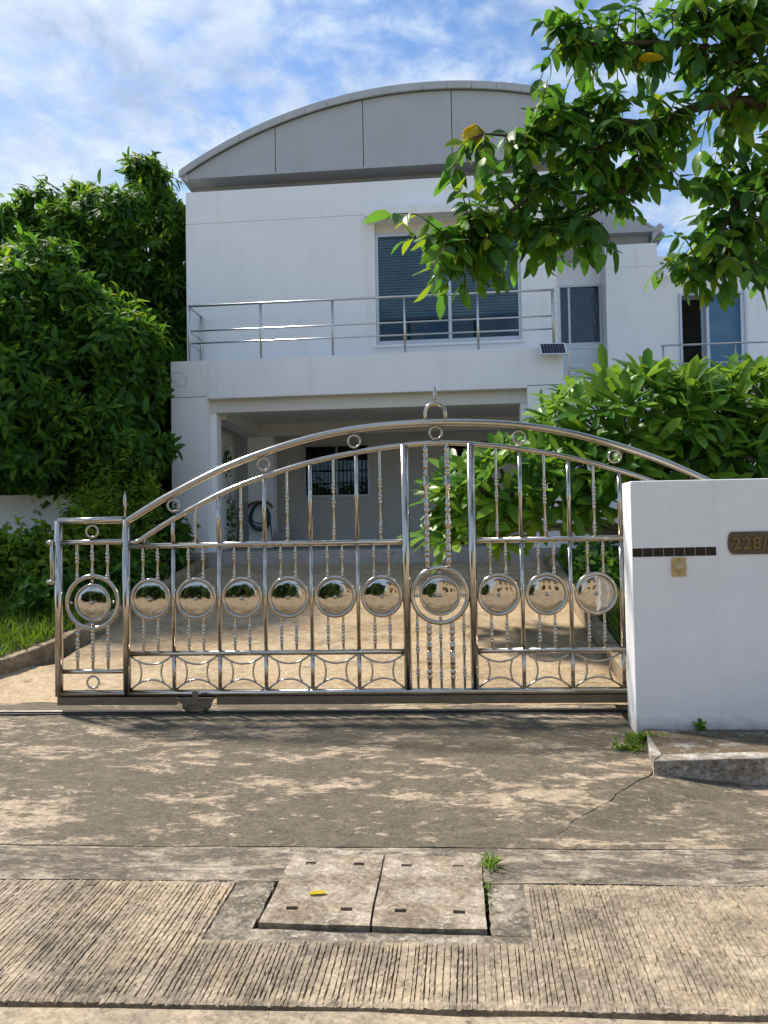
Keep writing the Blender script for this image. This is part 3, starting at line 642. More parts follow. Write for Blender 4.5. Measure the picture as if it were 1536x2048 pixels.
# skirt under the rail, wheels and their brackets, latch
gp('skirt', MB().box(0.03, 1.075, -0.020, 0.03, 0.160, 0.228), 'skirt', gate, 0.003); gp('skirt', MB().box(1.425, SE + 0.62, -0.020, 0.03, 0.160, 0.228), 'skirt', gate, 0.003)
for cx_ in (1.25, 5.4):
    br = gp('wheel_bracket', MB().prism([(cx_ - 0.165, 0.228), (cx_ + 0.165, 0.228), (cx_ + 0.145, 0.185), (cx_ + 0.115, 0.175), (cx_ + 0.10, 0.135), (cx_ + 0.07, 0.118), (cx_ - 0.07, 0.118), (cx_ - 0.10, 0.135), (cx_ - 0.115, 0.175), (cx_ - 0.145, 0.185)], -0.045, -0.035), 'bracket', gate, 0.002)
    gp('bracket_lip', MB().box(cx_ - 0.168, cx_ + 0.168, -0.052, 0.03, 0.214, 0.226), 'bracket', br, 0.002)
    gp('hanger', MB().box(cx_ - 0.028, cx_ + 0.028, -0.056, -0.046, 0.165, 0.285), 'bracket', br, 0.004)
    for wx in (-0.075, 0.075):
        gp('wheel', MB().lathe([(0.02, -0.03), (0.046, -0.03), (0.046, -0.012), (0.040, 0.0), (0.046, 0.012), (0.046, 0.03), (0.02, 0.03)], (cx_ + wx, 0, 0.156), 'y', 22), 'bracket', br)
    for wx, wz in ((-0.075, 0.152), (0.075, 0.152), (0.0, 0.185)): gp('bolt', MB().ball((cx_ + wx, -0.05 - (0.008 if wx == 0 else 0), wz), 0.0125, 8, 6, 0.7), 'bracket', br)
lt = gp('latch', MB().tube([(-0.018, -0.01, 1.225), (-0.018, -0.01, 1.565)], 0.014, 10))
gp('latch_knob', MB().lathe([(0.001, -0.04), (0.022, -0.038), (0.022, 0.02), (0.001, 0.022)], (-0.018, -0.01, 1.565), 'x', 10), 'steel', lt); gp('latch_knob', MB().lathe([(0.001, -0.04), (0.022, -0.038), (0.022, 0.03), (0.001, 0.032)], (-0.018, -0.01, 1.222), 'x', 10), 'steel', lt)
gp('latch_hook', MB().tube(spline([(0.0, -0.03, 1.56), (0.012, -0.045, 1.45), (0.018, -0.045, 1.32), (0.01, -0.045, 1.25), (-0.005, -0.045, 1.25), (-0.004, -0.045, 1.29)], 4), 0.006, 8), 'steel', lt)
# ground track, a thing of its own
trk = thing('gate_track', 'thin dark steel rail set in concrete under the gate', 'track', (-3.45, 6.33 - math.tan(GA) * 2.45, 0.0), GA, None, True)
part('rail', MB().tube([(-6.5, 0, 0.102), (9.0, 0, 0.102)], 0.010, 8), 'bracket', trk)
part('flange', MB().box(-6.5, 9.0, -0.045, 0.045, 0.083, 0.0945), 'rubber', trk)

# ------------------------------------------------------------------ the house
H0 = (-1.5, 13.0, 1.08)
house = thing('house', 'two storey white house with curved grey roof and carport', 'house', H0)
def hp(name, mb, mat, parent=house, bevel=0.0, label=None): return part(name, mb, mat, parent, bevel, label)
FL = 1.30
hp('carport_floor', MB().box(-4.97, 1.96, 12.93, 18.0, 0.6, FL), 'floor', house, 0.01)
hp('carport_step', MB().box(-4.97, 1.96, 12.915, 12.928, 1.0, 1.235), 'floor')
hp('front_post', MB().box(-4.97, -4.305, 12.99, 13.35, 0.8, 4.076), 'white', house, 0.006)
hp('front_post', MB().box(1.335, 1.955, 12.99, 13.35, 0.8, 4.076), 'white', house, 0.006)
hp('post_reveal', MB().box(-4.304, -4.20, 13.19, 13.45, FL + .001, 3.815), 'white'); hp('post_reveal', MB().box(1.23, 1.334, 13.19, 13.45, FL + .001, 3.815), 'white')
hp('balcony_front', MB().cells([-4.97, -4.305, 1.335, 1.955], [4.045, 4.088, 4.735], 12.99, 13.14, lambda i, j: j == 0 and i != 1), 'white', house, 0.005)
hp('balcony_slab', MB().box(-4.965, 1.95, 13.14, 13.75, 4.30, 4.70), 'white')
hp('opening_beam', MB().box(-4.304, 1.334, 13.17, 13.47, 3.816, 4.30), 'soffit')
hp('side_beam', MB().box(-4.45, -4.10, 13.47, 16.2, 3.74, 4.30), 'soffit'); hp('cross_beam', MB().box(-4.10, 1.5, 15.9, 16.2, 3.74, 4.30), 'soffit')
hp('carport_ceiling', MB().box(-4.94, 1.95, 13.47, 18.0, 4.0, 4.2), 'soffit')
hp('column', MB().box(-4.41, -3.86, 16.0, 16.4, FL + .001, 3.739), 'white', house, 0.008)
# back wall of the carport: window and door openings
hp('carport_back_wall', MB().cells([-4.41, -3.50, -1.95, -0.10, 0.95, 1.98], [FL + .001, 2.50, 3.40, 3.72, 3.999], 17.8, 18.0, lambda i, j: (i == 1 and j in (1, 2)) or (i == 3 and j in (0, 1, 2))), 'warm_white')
def frame_rect(x0, x1, z0, z1, y0, y1, w): return MB().cells([x0, x0 + w, x1 - w, x1], [z0, z0 + w, z1 - w, z1], y0, y1, lambda i, j: i == 1 and j == 1)
cw = hp('carport_window', frame_rect(-3.53, -1.92, 2.47, 3.75, 17.765, 17.84, 0.055), 'alu')
hp('pane', MB().box(-3.47, -1.98, 17.86, 17.866, 2.53, 3.69), 'glass', cw)
hp('sash_post', MB().box(-2.75, -2.70, 17.80, 17.85, 2.53, 3.69), 'alu', cw)
for k in range(16): hp('security_bar', MB().box(-3.43 + k * 0.093, -3.415 + k * 0.093, 17.75, 17.764, 2.52, 3.70), 'grille', cw)
for z in (2.8, 3.1, 3.4): hp('security_bar', MB().box(-3.47, -1.98, 17.742, 17.7495, z, z + 0.018), 'grille', cw)
cdoor = hp('carport_door', frame_rect(-0.10, 0.95, FL + .002, 3.72, 17.80, 17.9, 0.05), 'grille')
for k in range(11): hp('door_bar', MB().box(-0.02 + k * 0.09, 0.0 + k * 0.09, 17.78, 17.80, FL + .01, 3.68), 'grille', cdoor)
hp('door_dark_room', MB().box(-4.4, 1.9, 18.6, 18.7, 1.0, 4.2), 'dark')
# upper floor
hp('upper_wall', MB().cells([-4.935, -1.325, 1.345, 1.985], [4.60, 5.065, 7.357, 7.524], 13.75, 13.95, lambda i, j: i == 1 and j == 1), 'white')
hp('parapet', MB().box(-4.935, 1.985, 13.75, 13.95, 7.536, 8.150), 'white', house, 0.006)
hp('parapet_back', MB().box(-4.93, 1.98, 13.765, 13.94, 7.50, 7.56), 'white')
hp('side_wall', MB().box(-4.935, -4.735, 13.951, 24.0, 0.6, 8.15), 'white'); hp('side_wall', MB().box(1.785, 1.985, 13.951, 18.2, 4.2, 8.15), 'white')
hp('rear_wall', MB().box(-4.93, 7.9, 24.0, 24.2, 0.6, 8.4), 'white'); hp('upper_floor', MB().box(-4.73, 1.78, 13.96, 23.9, 4.35, 4.6), 'white')
hd = hp('window_hood', MB().box(-1.475, 1.50, 13.41, 13.749, 7.358, 7.512), 'white', house, 0.008)
hp('hood_back_panel', MB().box(-1.323, 1.343, 13.85, 13.93, 7.165, 7.356), 'warm_white', hd)
win = hp('bedroom_window', frame_rect(-1.322, 1.342, 5.066, 7.163, 13.79, 13.87, 0.05), 'alu')
hp('sill', MB().box(-1.36, 1.38, 13.70, 13.79, 5.02, 5.064), 'white', win, 0.005)
hp('meeting_stile', MB().box(0.015, 0.075, 13.80, 13.86, 5.116, 7.113), 'alu', win)
hp('sash_rail', MB().box(-1.27, 0.014, 13.805, 13.855, 5.117, 5.16), 'alu', win); hp('sash_rail', MB().box(0.076, 1.29, 13.805, 13.855, 5.117, 5.16), 'alu', win)
hp('pane', MB().box(-1.271, 0.014, 13.825, 13.831, 5.161, 7.112), 'glass', win); hp('pane', MB().box(0.076, 1.291, 13.835, 13.841, 5.161, 7.112), 'glass', win)
bl = MB()
for k in range(28):
    z = 5.64 + k * 0.055; bl.add([(-1.30, 13.90, z + 0.017), (1.32, 13.90, z + 0.017), (1.32, 13.905, z - 0.017), (-1.30, 13.905, z - 0.017)], [(0, 1, 2, 3)])
hp('blind', bl, 'blind', win); hp('unlit_room_sheet', MB().box(-1.40, 1.42, 13.96, 13.98, 5.0, 7.3), 'dark', win)  # near-black sheet puts the dark of the unlit room into colour
# railing along the balcony front and its left return
rl = hp('balcony_railing', MB().tube([(-4.66, 13.06, 5.745), (1.86, 13.06, 5.745)], 0.022, 10), 'rail_steel')
for z in (5.29, 5.065): hp('rail', MB().tube([(-4.64, 13.06, z), (1.84, 13.06, z)], 0.015, 8), 'rail_steel', rl)
for x in (-4.64, -3.33, -2.035, -0.755, 0.52, 1.81): hp('rail_post', MB().tube([(x, 13.06, 4.736), (x, 13.06, 5.735)], 0.0225, 10), 'rail_steel', rl)
for z, r in ((5.735, 0.020), (5.29, 0.015), (5.065, 0.015)): hp('rail', MB().tube([(-4.64, 13.08, z), (-4.64, 13.745, z)], r, 8), 'rail_steel', rl)
hp('rail_post', MB().tube([(-4.64, 13.69, 4.702), (-4.64, 13.69, 5.725)], 0.020, 10), 'rail_steel', rl)
# barrel roof
RCX, RR, RZT = -0.30, 9.05, 10.08
def rz(x, d=0.0): return RZT - d - RR + math.sqrt(max(RR * RR - (x - RCX) ** 2, 0.1))
def vault(x0, x1, y0, y1, d0, d1, n):
    mb = MB(); xs = [x0 + (x1 - x0) * i / n for i in range(n + 1)]
    vs = [(x, y, rz(x, d)) for (y, d) in ((y0, d0), (y1, d0), (y1, d1), (y0, d1)) for x in xs]; k = n + 1
    fs = [(a * k + i, a * k + i + 1, ((a + 1) % 4) * k + i + 1, ((a + 1) % 4) * k + i) for a in range(4) for i in range(n)]
    mb.add(vs, fs + [(0, k, 2 * k, 3 * k), (n, 3 * k + n, 2 * k + n, k + n)]); mb.sm = [False] * len(mb.f); return mb
roof = hp('roof', vault(-5.13, 2.25, 13.93, 17.55, 0.0, 0.06, 40), 'gable_trim')
hp('roof_sheet', vault(-5.13, 5.0, 17.551, 24.5, 0.0, 0.06, 50), 'gable_trim', roof)
xs = [-5.13]
while xs[-1] < 2.2: xs.append(xs[-1] + 0.46 / math.sqrt(1 + ((xs[-1] - RCX) / RR) ** 2 * 1.3))
for a, b in zip(xs[:-1], xs[1:]):
    hp('rim_tile', vault(a + 0.004, min(b, 2.25) - 0.004, 13.90, 13.945, 0.0635, 0.155, 3), 'gable_trim', roof)
GX = [-4.98, -3.237, -1.535, 0.147, 1.85, 2.2]
for a, b in zip(GX[:-1], GX[1:]):
    n = 12; tp = [(a + 0.008 + (b - a - 0.016) * i / n, 0) for i in range(n + 1)]; tp = [(x, max(rz(x, 0.158), 8.556)) for x, _ in tp]
    hp('gable_panel', MB().prism([(a + 0.008, 8.55), (b - 0.008, 8.55)] + list(reversed(tp)), 13.985, 14.02), 'gable')
hp('gable_backing', MB().prism([(-4.99, 8.575), (2.2, 8.575)] + [(x, max(8.58, rz(x, 0.165))) for x in np.linspace(2.2, -4.99, 40)], 14.021, 14.05), 'gable_dark')
hp('gable_sill', MB().box(-5.02, 2.2, 13.962, 14.35, 8.515, 8.549), 'gable')
hp('eave_end', MB().prism([(-5.12, 8.56), (-4.965, 8.44), (-4.965, 8.60), (-5.02, 8.66)], 13.96, 24.4), 'gable')
hp('clerestory', MB().box(-4.985, 2.1, 14.35, 14.5, 8.0, 8.514), 'strip'); hp('clerestory_side', MB().box(-4.985, -4.85, 14.501, 24.0, 8.0, 8.6), 'strip')
# right hand wing of the house, set back
hp('wing_wall', MB().box(3.60, 4.745, 17.3, 17.5, 0.8, 7.515), 'white'); hp('wing_parapet', MB().box(3.60, 4.745, 17.3, 17.5, 7.527, 8.05), 'white', house, 0.006); hp('parapet_back', MB().box(3.605, 4.74, 17.315, 17.49, 7.5, 7.54), 'white')
hp('wing_return_wall', MB().box(3.602, 3.8, 17.501, 18.1, 0.8, 7.9), 'white'); hp('wing_side_wall', MB().box(4.545, 4.745, 17.501, 24.0, 0.8, 8.05), 'white')
hp('wing_gable', MB().prism([(1.9, 8.44), (4.86, 8.44)] + [(x, max(8.445, rz(x, 0.07))) for x in np.linspace(4.86, 1.9, 16)], 17.56, 17.6), 'gable')
hp('wing_gable_sill', MB().box(1.99, 4.9, 17.53, 17.9, 8.41, 8.439), 'gable'); hp('wing_clerestory', MB().box(1.99, 4.70, 17.75, 17.9, 7.9, 8.409), 'strip')
hp('wing_eave_end', MB().prism([(4.99, 8.50), (4.72, 8.22), (4.72, 8.46), (4.9, 8.6)], 17.545, 24.0), 'gable_trim')
hp('recess_wall', MB().cells([1.99, 2.60, 3.60], [0.8, 4.6, 5.93, 7.36, 8.0], 17.9, 18.1, lambda i, j: i == 1 and j == 2), 'white')
hp('recess_floor', MB().box(1.99, 3.60, 15.0, 17.9, 4.3, 4.55), 'white'); hp('recess_ground_wall', MB().box(1.99, 3.59, 15.0, 15.2, 0.8, 4.29), 'white')
w2 = hp('landing_window', frame_rect(2.602, 3.598, 5.932, 7.358, 17.86, 17.95, 0.05), 'alu')
hp('sash_post', MB().box(2.83, 2.88, 17.88, 17.94, 5.98, 7.31), 'alu', w2)
hp('pane', MB().box(2.652, 2.829, 17.905, 17.911, 5.983, 7.307), 'pattern_glass', w2); hp('pane', MB().box(2.881, 3.547, 17.915, 17.921, 5.983, 7.307), 'pattern_glass', w2)
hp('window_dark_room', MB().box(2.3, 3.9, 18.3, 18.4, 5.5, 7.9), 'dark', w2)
hp('window_panel', MB().box(2.602, 3.598, 17.862, 17.899, 4.6, 5.93), 'alu', w2)
def loop_rail(x0, x1, y, z0, z1, r):
    c = 0.06; p = [(x0, y, z0), (x0, y, z1 - c), (x0 + c * .3, y, z1 - c * .3), (x0 + c, y, z1), (x1 - c, y, z1), (x1 - c * .3, y, z1 - c * .3), (x1, y, z1 - c), (x1, y, z0)]
    return MB().tube(p, r, 8)
lr = hp('landing_railing', loop_rail(2.71, 3.49, 17.2, 4.5, 5.70, 0.022), 'rail_steel')
for z in (5.25, 5.05): hp('rail', MB().tube([(2.71, 17.2, z), (3.49, 17.2, z)], 0.014, 8), 'rail_steel', lr)
# far right wing: wall with a sliding door behind a balcony rail
hp('far_wing_wall', MB().cells([4.746, 5.58, 7.14, 14.0], [0.8, 4.6, 7.25, 8.20], 18.6, 18.8, lambda i, j: i == 1 and j == 1), 'white')
hp('far_wing_balcony', MB().box(4.746, 14.0, 17.25, 18.599, 4.3, 4.6), 'white'); hp('far_wing_ground_wall', MB().box(4.746, 14.0, 17.4, 17.6, 0.8, 4.299), 'white')
sdr = hp('sliding_door', frame_rect(5.582, 7.138, 4.602, 7.248, 18.55, 18.66, 0.05), 'alu')
hp('door_stile', MB().box(6.20, 6.27, 18.57, 18.64, 4.65, 7.198), 'alu', sdr); hp('door_stile', MB().box(7.0, 7.087, 18.57, 18.64, 4.65, 7.198), 'alu', sdr)
hp('pane', MB().box(6.271, 6.999, 18.60, 18.606, 4.65, 7.198), 'blue_glass', sdr)
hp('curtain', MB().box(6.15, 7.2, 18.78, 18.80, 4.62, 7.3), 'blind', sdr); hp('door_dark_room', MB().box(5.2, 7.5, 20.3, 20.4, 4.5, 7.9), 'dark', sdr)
hp('wing_hood', MB().prism([(5.02, 7.60), (5.42, 7.94), (7.3, 7.94), (7.3, 7.82), (5.47, 7.82), (5.12, 7.55)], 18.35, 18.599), 'white')
r2 = hp('far_wing_railing', MB().tube([(4.78, 17.33, 5.71), (13.0, 17.33, 5.71)], 0.022, 8), 'rail_steel')
for z in (5.29, 5.10): hp('rail', MB().tube([(4.80, 17.33, z), (13.0, 17.33, z)], 0.015, 8), 'rail_steel', r2)
for x in (4.83, 6.40, 7.95, 9.5): hp('rail_post', MB().tube([(x, 17.33, 4.6), (x, 17.33, 5.70)], 0.022, 8), 'rail_steel', r2)
hp('flat_roof', MB().box(-4.9, 14.0, 18.9, 24.0, 7.6, 7.7), 'white')

# small things on and by the house
sl = thing('solar_light', 'small white framed solar panel on a post at the balcony corner', 'solar panel', (1.8, 12.9, 4.7))
def tilt(mb, c, a, b):
    M = Matrix.Translation(c) @ Matrix.Rotation(b, 4, 'Z') @ Matrix.Rotation(a, 4, 'X'); mb.v = [tuple(M @ Vector(p)) for p in mb.v]; return mb
sc_, sa, sb = (1.765, 12.84, 4.665), math.radians(52), math.radians(4)
pn = part('panel_frame', tilt(MB().box(-0.225, 0.225, -0.15, 0.15, -0.015, 0.006), sc_, sa, sb), 'white_plastic', sl, 0.004)
for i in range(8):
    for j in range(4):
        part('solar_cell', tilt(MB().box(-0.2 + i * 0.05 + 0.0015, -0.15 + i * 0.05 - 0.0015, -0.125 + j * 0.0625 + .0015, -0.0625 + j * 0.0625 - .0015, 0.006, 0.008), sc_, sa, sb), 'solar', pn)
part('bracket', MB().box(1.74, 1.79, 12.86, 12.99, 4.60, 4.64), 'white_plastic', sl)
part('slotted_post', MB().cells([1.83, 1.85, 1.89, 1.91], [4.736] + [v for k in range(5) for v in (4.80 + k * 0.19, 4.93 + k * 0.19)] + [5.77], 13.00, 13.02, lambda i, j: i == 1 and j % 2 == 1), 'white_plastic', sl)
hs = thing('garden_hose', 'coiled teal garden hose hanging on the carport column', 'hose', (-4.1, 15.95, 1.35))
for k in range(7):
    rr = random.Random(k); w = 0.20 + 0.03 * rr.uniform(-1, 1); b = 0.50 + 0.09 * rr.uniform(-1, 1)
    part('hose_loop', MB().tube([(-4.12 + w * math.cos(t) * (1 - 0.15 * math.sin(t)), 15.90 - 0.018 * k + 0.01 * math.sin(3 * t), 2.27 - b * 0.5 + (b * 0.5) * math.sin(t)) for t in np.linspace(0, 2 * PI, 26)[:-1]], 0.013, 7, True), 'hose', hs)
part('hanger', MB().tube([(-4.36, 15.88, 2.20)] + [(-4.12 + 0.26 * math.cos(t), 15.88, 2.20 + 0.11 * math.sin(t)) for t in np.linspace(PI, 0, 9)] + [(-3.87, 15.88, 2.18)], 0.028, 8), 'brown', hs)
part('hose_tail', MB().tube(spline([(-3.93, 15.86, 2.1), (-3.88, 15.84, 1.8), (-3.84, 15.82, 1.5), (-3.80, 15.8, 1.32), (-3.6, 15.75, 1.316)], 5), 0.013, 7), 'hose', hs)
bxo = thing('storage_box', 'small grey box standing beside the hose in the carport', 'box', (-3.55, 16.0, FL))
part('box_body', MB().box(-3.72, -3.44, 15.95, 16.2, FL + .001, 1.66), 'strip', bxo, 0.01); part('lid', MB().box(-3.735, -3.425, 15.935, 16.215, 1.661, 1.70), 'strip', bxo, 0.006)
lw = thing('low_side_wall', 'low cream wall beside the carport opening behind the post', 'wall', (-4.8, 15.0, 1.2))
part('wall_block', MB().box(-5.3, -4.42, 16.45, 16.6, 1.0, 2.36), 'warm_white', lw, 0.006)
nb = thing('neighbour_house', 'pale grey neighbouring building seen through the carport side', 'building', (-9.0, 26.0, 1.1))
part('wall', MB().box(-16.0, -5.8, 26.0, 26.3, 0.8, 6.5), 'white', nb); part('dark_window', MB().box(-9.2, -7.2, 25.97, 25.999, 2.6, 4.4), 'dark', nb); part('roof', MB().box(-16.2, -5.6, 25.8, 34, 6.5, 6.7), 'gable_trim', nb)
pt = thing('flower_pot', 'small brown pot beside the carport door behind the frangipani', 'pot', (-0.35, 16.9, FL))
part('pot_body', MB().lathe([(0.001, 0.0), (0.13, 0.0), (0.19, 0.34), (0.205, 0.36), (0.205, 0.40), (0.17, 0.40), (0.16, 0.34), (0.001, 0.33)], (-0.45, 16.9, FL + .001), 'z', 18), 'brown', pt)
fw = thing('garden_wall', 'plain grey white garden wall behind the left shrubs', 'wall', (-8, 11.6, 0.8))
part('wall_block', MB().box(-16, -5.25, 11.55, 11.72, 0.5, 2.315), 'garden_wall', fw, 0.006)
wire = tag(link('loose_wire', MB().tube(spline([(-4.93, 12.975, 4.52), (-4.80, 12.96, 4.53), (-4.70, 12.955, 4.46), (-4.66, 12.95, 4.36), (-4.72, 12.955, 4.27), (-4.83, 12.96, 4.29), (-4.88, 12.97, 4.38)], 6), 0.0022, 6).mesh('loose_wire'), 'grille'), 'thin loose wire looping off the left end of the balcony front', 'wire')

# ------------------------------------------------------------------ foliage
def nrm(a): return a / (np.linalg.norm(a, axis=-1, keepdims=True) + 1e-9)
def leaf_shape(L, W, nl=4, fold=0.25, curl=0.35, tip=1.5, base=0.6, wave=0.0, seed=0):
    """leaf blade along +y, two halves folded on the midrib, tip curling down; returns verts, faces"""
    rr = random.Random(seed); vs = []; fs = []
    for i in range(nl + 1):
        t = i / nl; w = W * 0.5 * (max(t, 0.0) ** base) * (max(1 - t, 0.0) ** (1 / tip)) * 1.9 if 0 < t < 1 else 0.0
        y = L * t * (1 - 0.12 * curl * t); z = -curl * L * t * t * 0.5; wz = wave * W * math.sin(t * 9 + seed)
        vs += [(-w, y, z + w * fold + wz), (0, y, z), (w, y, z + w * fold - wz)]
    for i in range(nl):
        a = i * 3; b = a + 3
        if i == 0: fs += [(a + 1, b + 1, b), (a + 1, b + 2, b + 1)]
        elif i == nl - 1: fs += [(a, a + 1, b + 1), (a + 1, a + 2, b + 1)]
        else: fs += [(a, a + 1, b + 1, b), (a + 1, a + 2, b + 2, b + 1)]
    used = sorted({i for f in fs for i in f}); mp = {o: n for n, o in enumerate(used)}
    return np.array([vs[i] for i in used]), [tuple(mp[i] for i in f) for f in fs]

def basis(d, n):
    d = nrm(d); x = nrm(np.cross(d, n)); z = np.cross(x, d); return np.stack([x, d, z], -1)      # columns: x, along, normal

def pick_visible(pos, size, k, cell=26.0):
    """the k leaves that show largest from the photograph's position: nearest in each small cell of view"""
    c = (pos - CAM) @ W2C.T; dep = -c[:, 2]; ok = dep > 0.3
    px = 768 + FPX * c[:, 0] / np.maximum(dep, .1); py = 1024 - FPX * c[:, 1] / np.maximum(dep, .1)
    ok &= (px > -20) & (px < 1556) & (py > -20) & (py < 2068)
    idx = np.where(ok)[0]
    key = (px[idx] // cell).astype(int) * 1000 + (py[idx] // cell).astype(int)
    order = np.lexsort((dep[idx], key)); idx = idx[order]; key = key[order]
    first = np.ones(len(idx), bool); first[1:] = key[1:] != key[:-1]
    front = idx[first]; rest = idx[~first]
    sz = size / dep
    front = front[np.argsort(-sz[front])]; rest = rest[np.argsort(-sz[rest])]
    return np.concatenate([front, rest])[:k]

def make_leaves(parent, name, shapes, pos, B, scale, mat, single=300, rest_name='foliage'):
    """pos (n,3), B (n,3,3), scale (n): the largest in view become leaf objects, the others one joined part"""
    n = len(pos); base = np.array(parent_root(parent).location); var = rng.integers(0, len(shapes), n)
    L = max(np.abs(s[0][:, 1]).max() for s in shapes)
    sel = pick_visible(pos, scale * L, single); mask = np.ones(n, bool); mask[sel] = False
    mes = []
    for k, (v, f) in enumerate(shapes):
        me = bpy.data.meshes.new(name); me.from_pydata(v.tolist(), [], f); me.polygons.foreach_set('use_smooth', [True] * len(f)); me.materials.append(MAT[mat]); mes.append(me)
    for i in sel:
        o = bpy.data.objects.new(name, mes[var[i]]); C.objects.link(o); o.parent = parent
        m = np.eye(4); m[:3, :3] = B[i] * scale[i]; m[:3, 3] = pos[i] - base; o.matrix_local = Matrix(m.tolist())
    V = []; F = []; off = 0
    for k, (v, f) in enumerate(shapes):
        ii = np.where(mask & (var == k))[0]
        if not len(ii): continue
        w = np.einsum('nij,vj->nvi', B[ii] * scale[ii][:, None, None], v) + (pos[ii] - base)[:, None, :]
        nv = len(v); V.append(w.reshape(-1, 3))
        for q in f: F.append((np.arange(len(ii))[:, None] * nv + np.array(q)[None, :] + off).tolist())
        off += nv * len(ii)
    if V:
        V = np.concatenate(V); faces = [t for g in F for t in g]
        me = bpy.data.meshes.new(rest_name); me.vertices.add(len(V)); me.vertices.foreach_set('co', V.astype(np.float32).ravel())
        ls = np.array([len(t) for t in faces], np.int32); flat_ = np.array([i for t in faces for i in t], np.int32)
        me.loops.add(len(flat_)); me.loops.foreach_set('vertex_index', flat_); me.polygons.add(len(ls))
        me.polygons.foreach_set('loop_start', np.concatenate([[0], np.cumsum(ls)[:-1]]).astype(np.int32)); me.polygons.foreach_set('loop_total', ls)
        me.polygons.foreach_set('use_smooth', np.ones(len(ls), bool)); me.update(calc_edges=True); me.materials.append(MAT[mat])
        o = bpy.data.objects.new(rest_name, me); C.objects.link(o); o.parent = parent; o['kind'] = 'stuff'
def parent_root(o):
    while o.parent is not None: o = o.parent
    return o

def rand_unit(n):
    v = rng.normal(0, 1, (n, 3)); return nrm(v)
def whorls(P, A, k, spread=(0.5, 1.5), droop=0.35, jitter=0.06):
    """k leaves round every shoot P with axis A; returns pos, basis"""
    n = len(P); P = np.repeat(P, k, 0); A = np.repeat(nrm(A), k, 0); m = n * k
    ref = np.where(np.abs(A[:, 2:3]) < 0.9, np.array([[0, 0, 1.0]]), np.array([[1.0, 0, 0]]))
    e1 = nrm(np.cross(A, ref)); e2 = np.cross(A, e1)
    ph = (np.tile(np.arange(k), n) * 2.399 + np.repeat(rng.uniform(0, 6.28, n), k))[:, None] + rng.normal(0, .25, (m, 1)); th = rng.uniform(spread[0], spread[1], (m, 1))
    rad = np.cos(ph) * e1 + np.sin(ph) * e2
    d = np.cos(th) * A + np.sin(th) * rad; d[:, 2] -= droop * rng.uniform(0.4, 1.3, m); d = nrm(d)
    nn = nrm(A - d * np.sum(A * d, 1, keepdims=True) + np.array([0, 0, 0.25]))
    pos = P + rng.normal(0, jitter, (m, 3)) * np.array([1, 1, 1]) - A * rng.uniform(0, jitter * 2, (m, 1))
    return pos, basis(d, nn)
def lobes_points(lobes, density, shell=0.30, up=0.35):
    P = []; A = []
    for (c, r) in lobes:
        c = np.array(c, float); r = np.array(r, float)
        area = 4 * PI * ((r[0] * r[1]) ** 1.6 / 3 + (r[0] * r[2]) ** 1.6 / 3 + (r[1] * r[2]) ** 1.6 / 3) ** (1 / 1.6)
        n = int(area * density); u = rand_unit(n)
        bulge = 1 + 0.13 * np.sin(u[:, 0] * 5 + c[0] * 3) * np.sin(u[:, 2] * 6 + c[1]) + 0.08 * np.sin(u[:, 1] * 9 + u[:, 0] * 7)
        rad = (1 - shell * rng.random(n) ** 1.6)[:, None] * bulge[:, None]
        p = c + u * r * rad; a = nrm(u / r) + np.array([0, 0, up]) + rng.normal(0, .3, (n, 3))
        keep = np.ones(n, bool)
        for (c2, r2) in lobes:
            if c2 is c or tuple(c2) == tuple(c): continue
            keep &= np.sum(((p - np.array(c2)) / np.array(r2)) ** 2, 1) > 0.42
        P.append(p[keep]); A.append(nrm(a[keep]))
    return np.concatenate(P), np.concatenate(A)
def clump_points(lobes, spacing=0.5, cr=(0.26, 0.46), per=16, up=0.45):
    P = []; A = []; cs = []
    for (c, r) in lobes:
        c = np.array(c, float); r = np.array(r, float)
        for u in rand_unit(int(14 * r.max() ** 2 / spacing ** 2 * 3)):
            p = c + u * r * rng.uniform(0.80, 1.10)
            if any(np.sum(((p - np.array(c2)) / np.array(r2)) ** 2) < 0.72 for c2, r2 in lobes if tuple(c2) != tuple(c)): continue
            if all((p[0] - q[0]) ** 2 + (p[1] - q[1]) ** 2 + (p[2] - q[2]) ** 2 > spacing ** 2 * 0.6 for q, _ in cs): cs.append((p, nrm(u / r)))
    for p, nn in cs:
        R = rng.uniform(*cr); v = rand_unit(per); v = nrm(v + nn * 0.75 + np.array([0, 0, 0.2])); P.append(p + v * R * np.array([1, 1, 0.85]) * (rng.uniform(0.75, 1.05, (per, 1)) + 0.45 * (rng.random((per, 1)) < 0.10))); A.append(nrm(v + np.array([0, 0, up]) + rng.normal(0, .25, (per, 3))))
    return np.concatenate(P), np.concatenate(A)
def limb(p0, p1, r0, r1, n=7, wob=0.06, seed=0):
    rr = random.Random(seed); p0 = np.array(p0, float); p1 = np.array(p1, float); L = np.linalg.norm(p1 - p0); pts = []
    for i in range(n + 1):
        t = i / n; p = p0 + (p1 - p0) * t + np.array([rr.uniform(-1, 1), rr.uniform(-1, 1), 0.3 * rr.uniform(-1, 1)]) * wob * L * (0 if i in (0, n) else 1) * 0.5
        p[2] += 0.10 * L * math.sin(PI * t) * 0.5; pts.append(p)
    return pts, [r0 + (r1 - r0) * i / n for i in range(n + 1)]

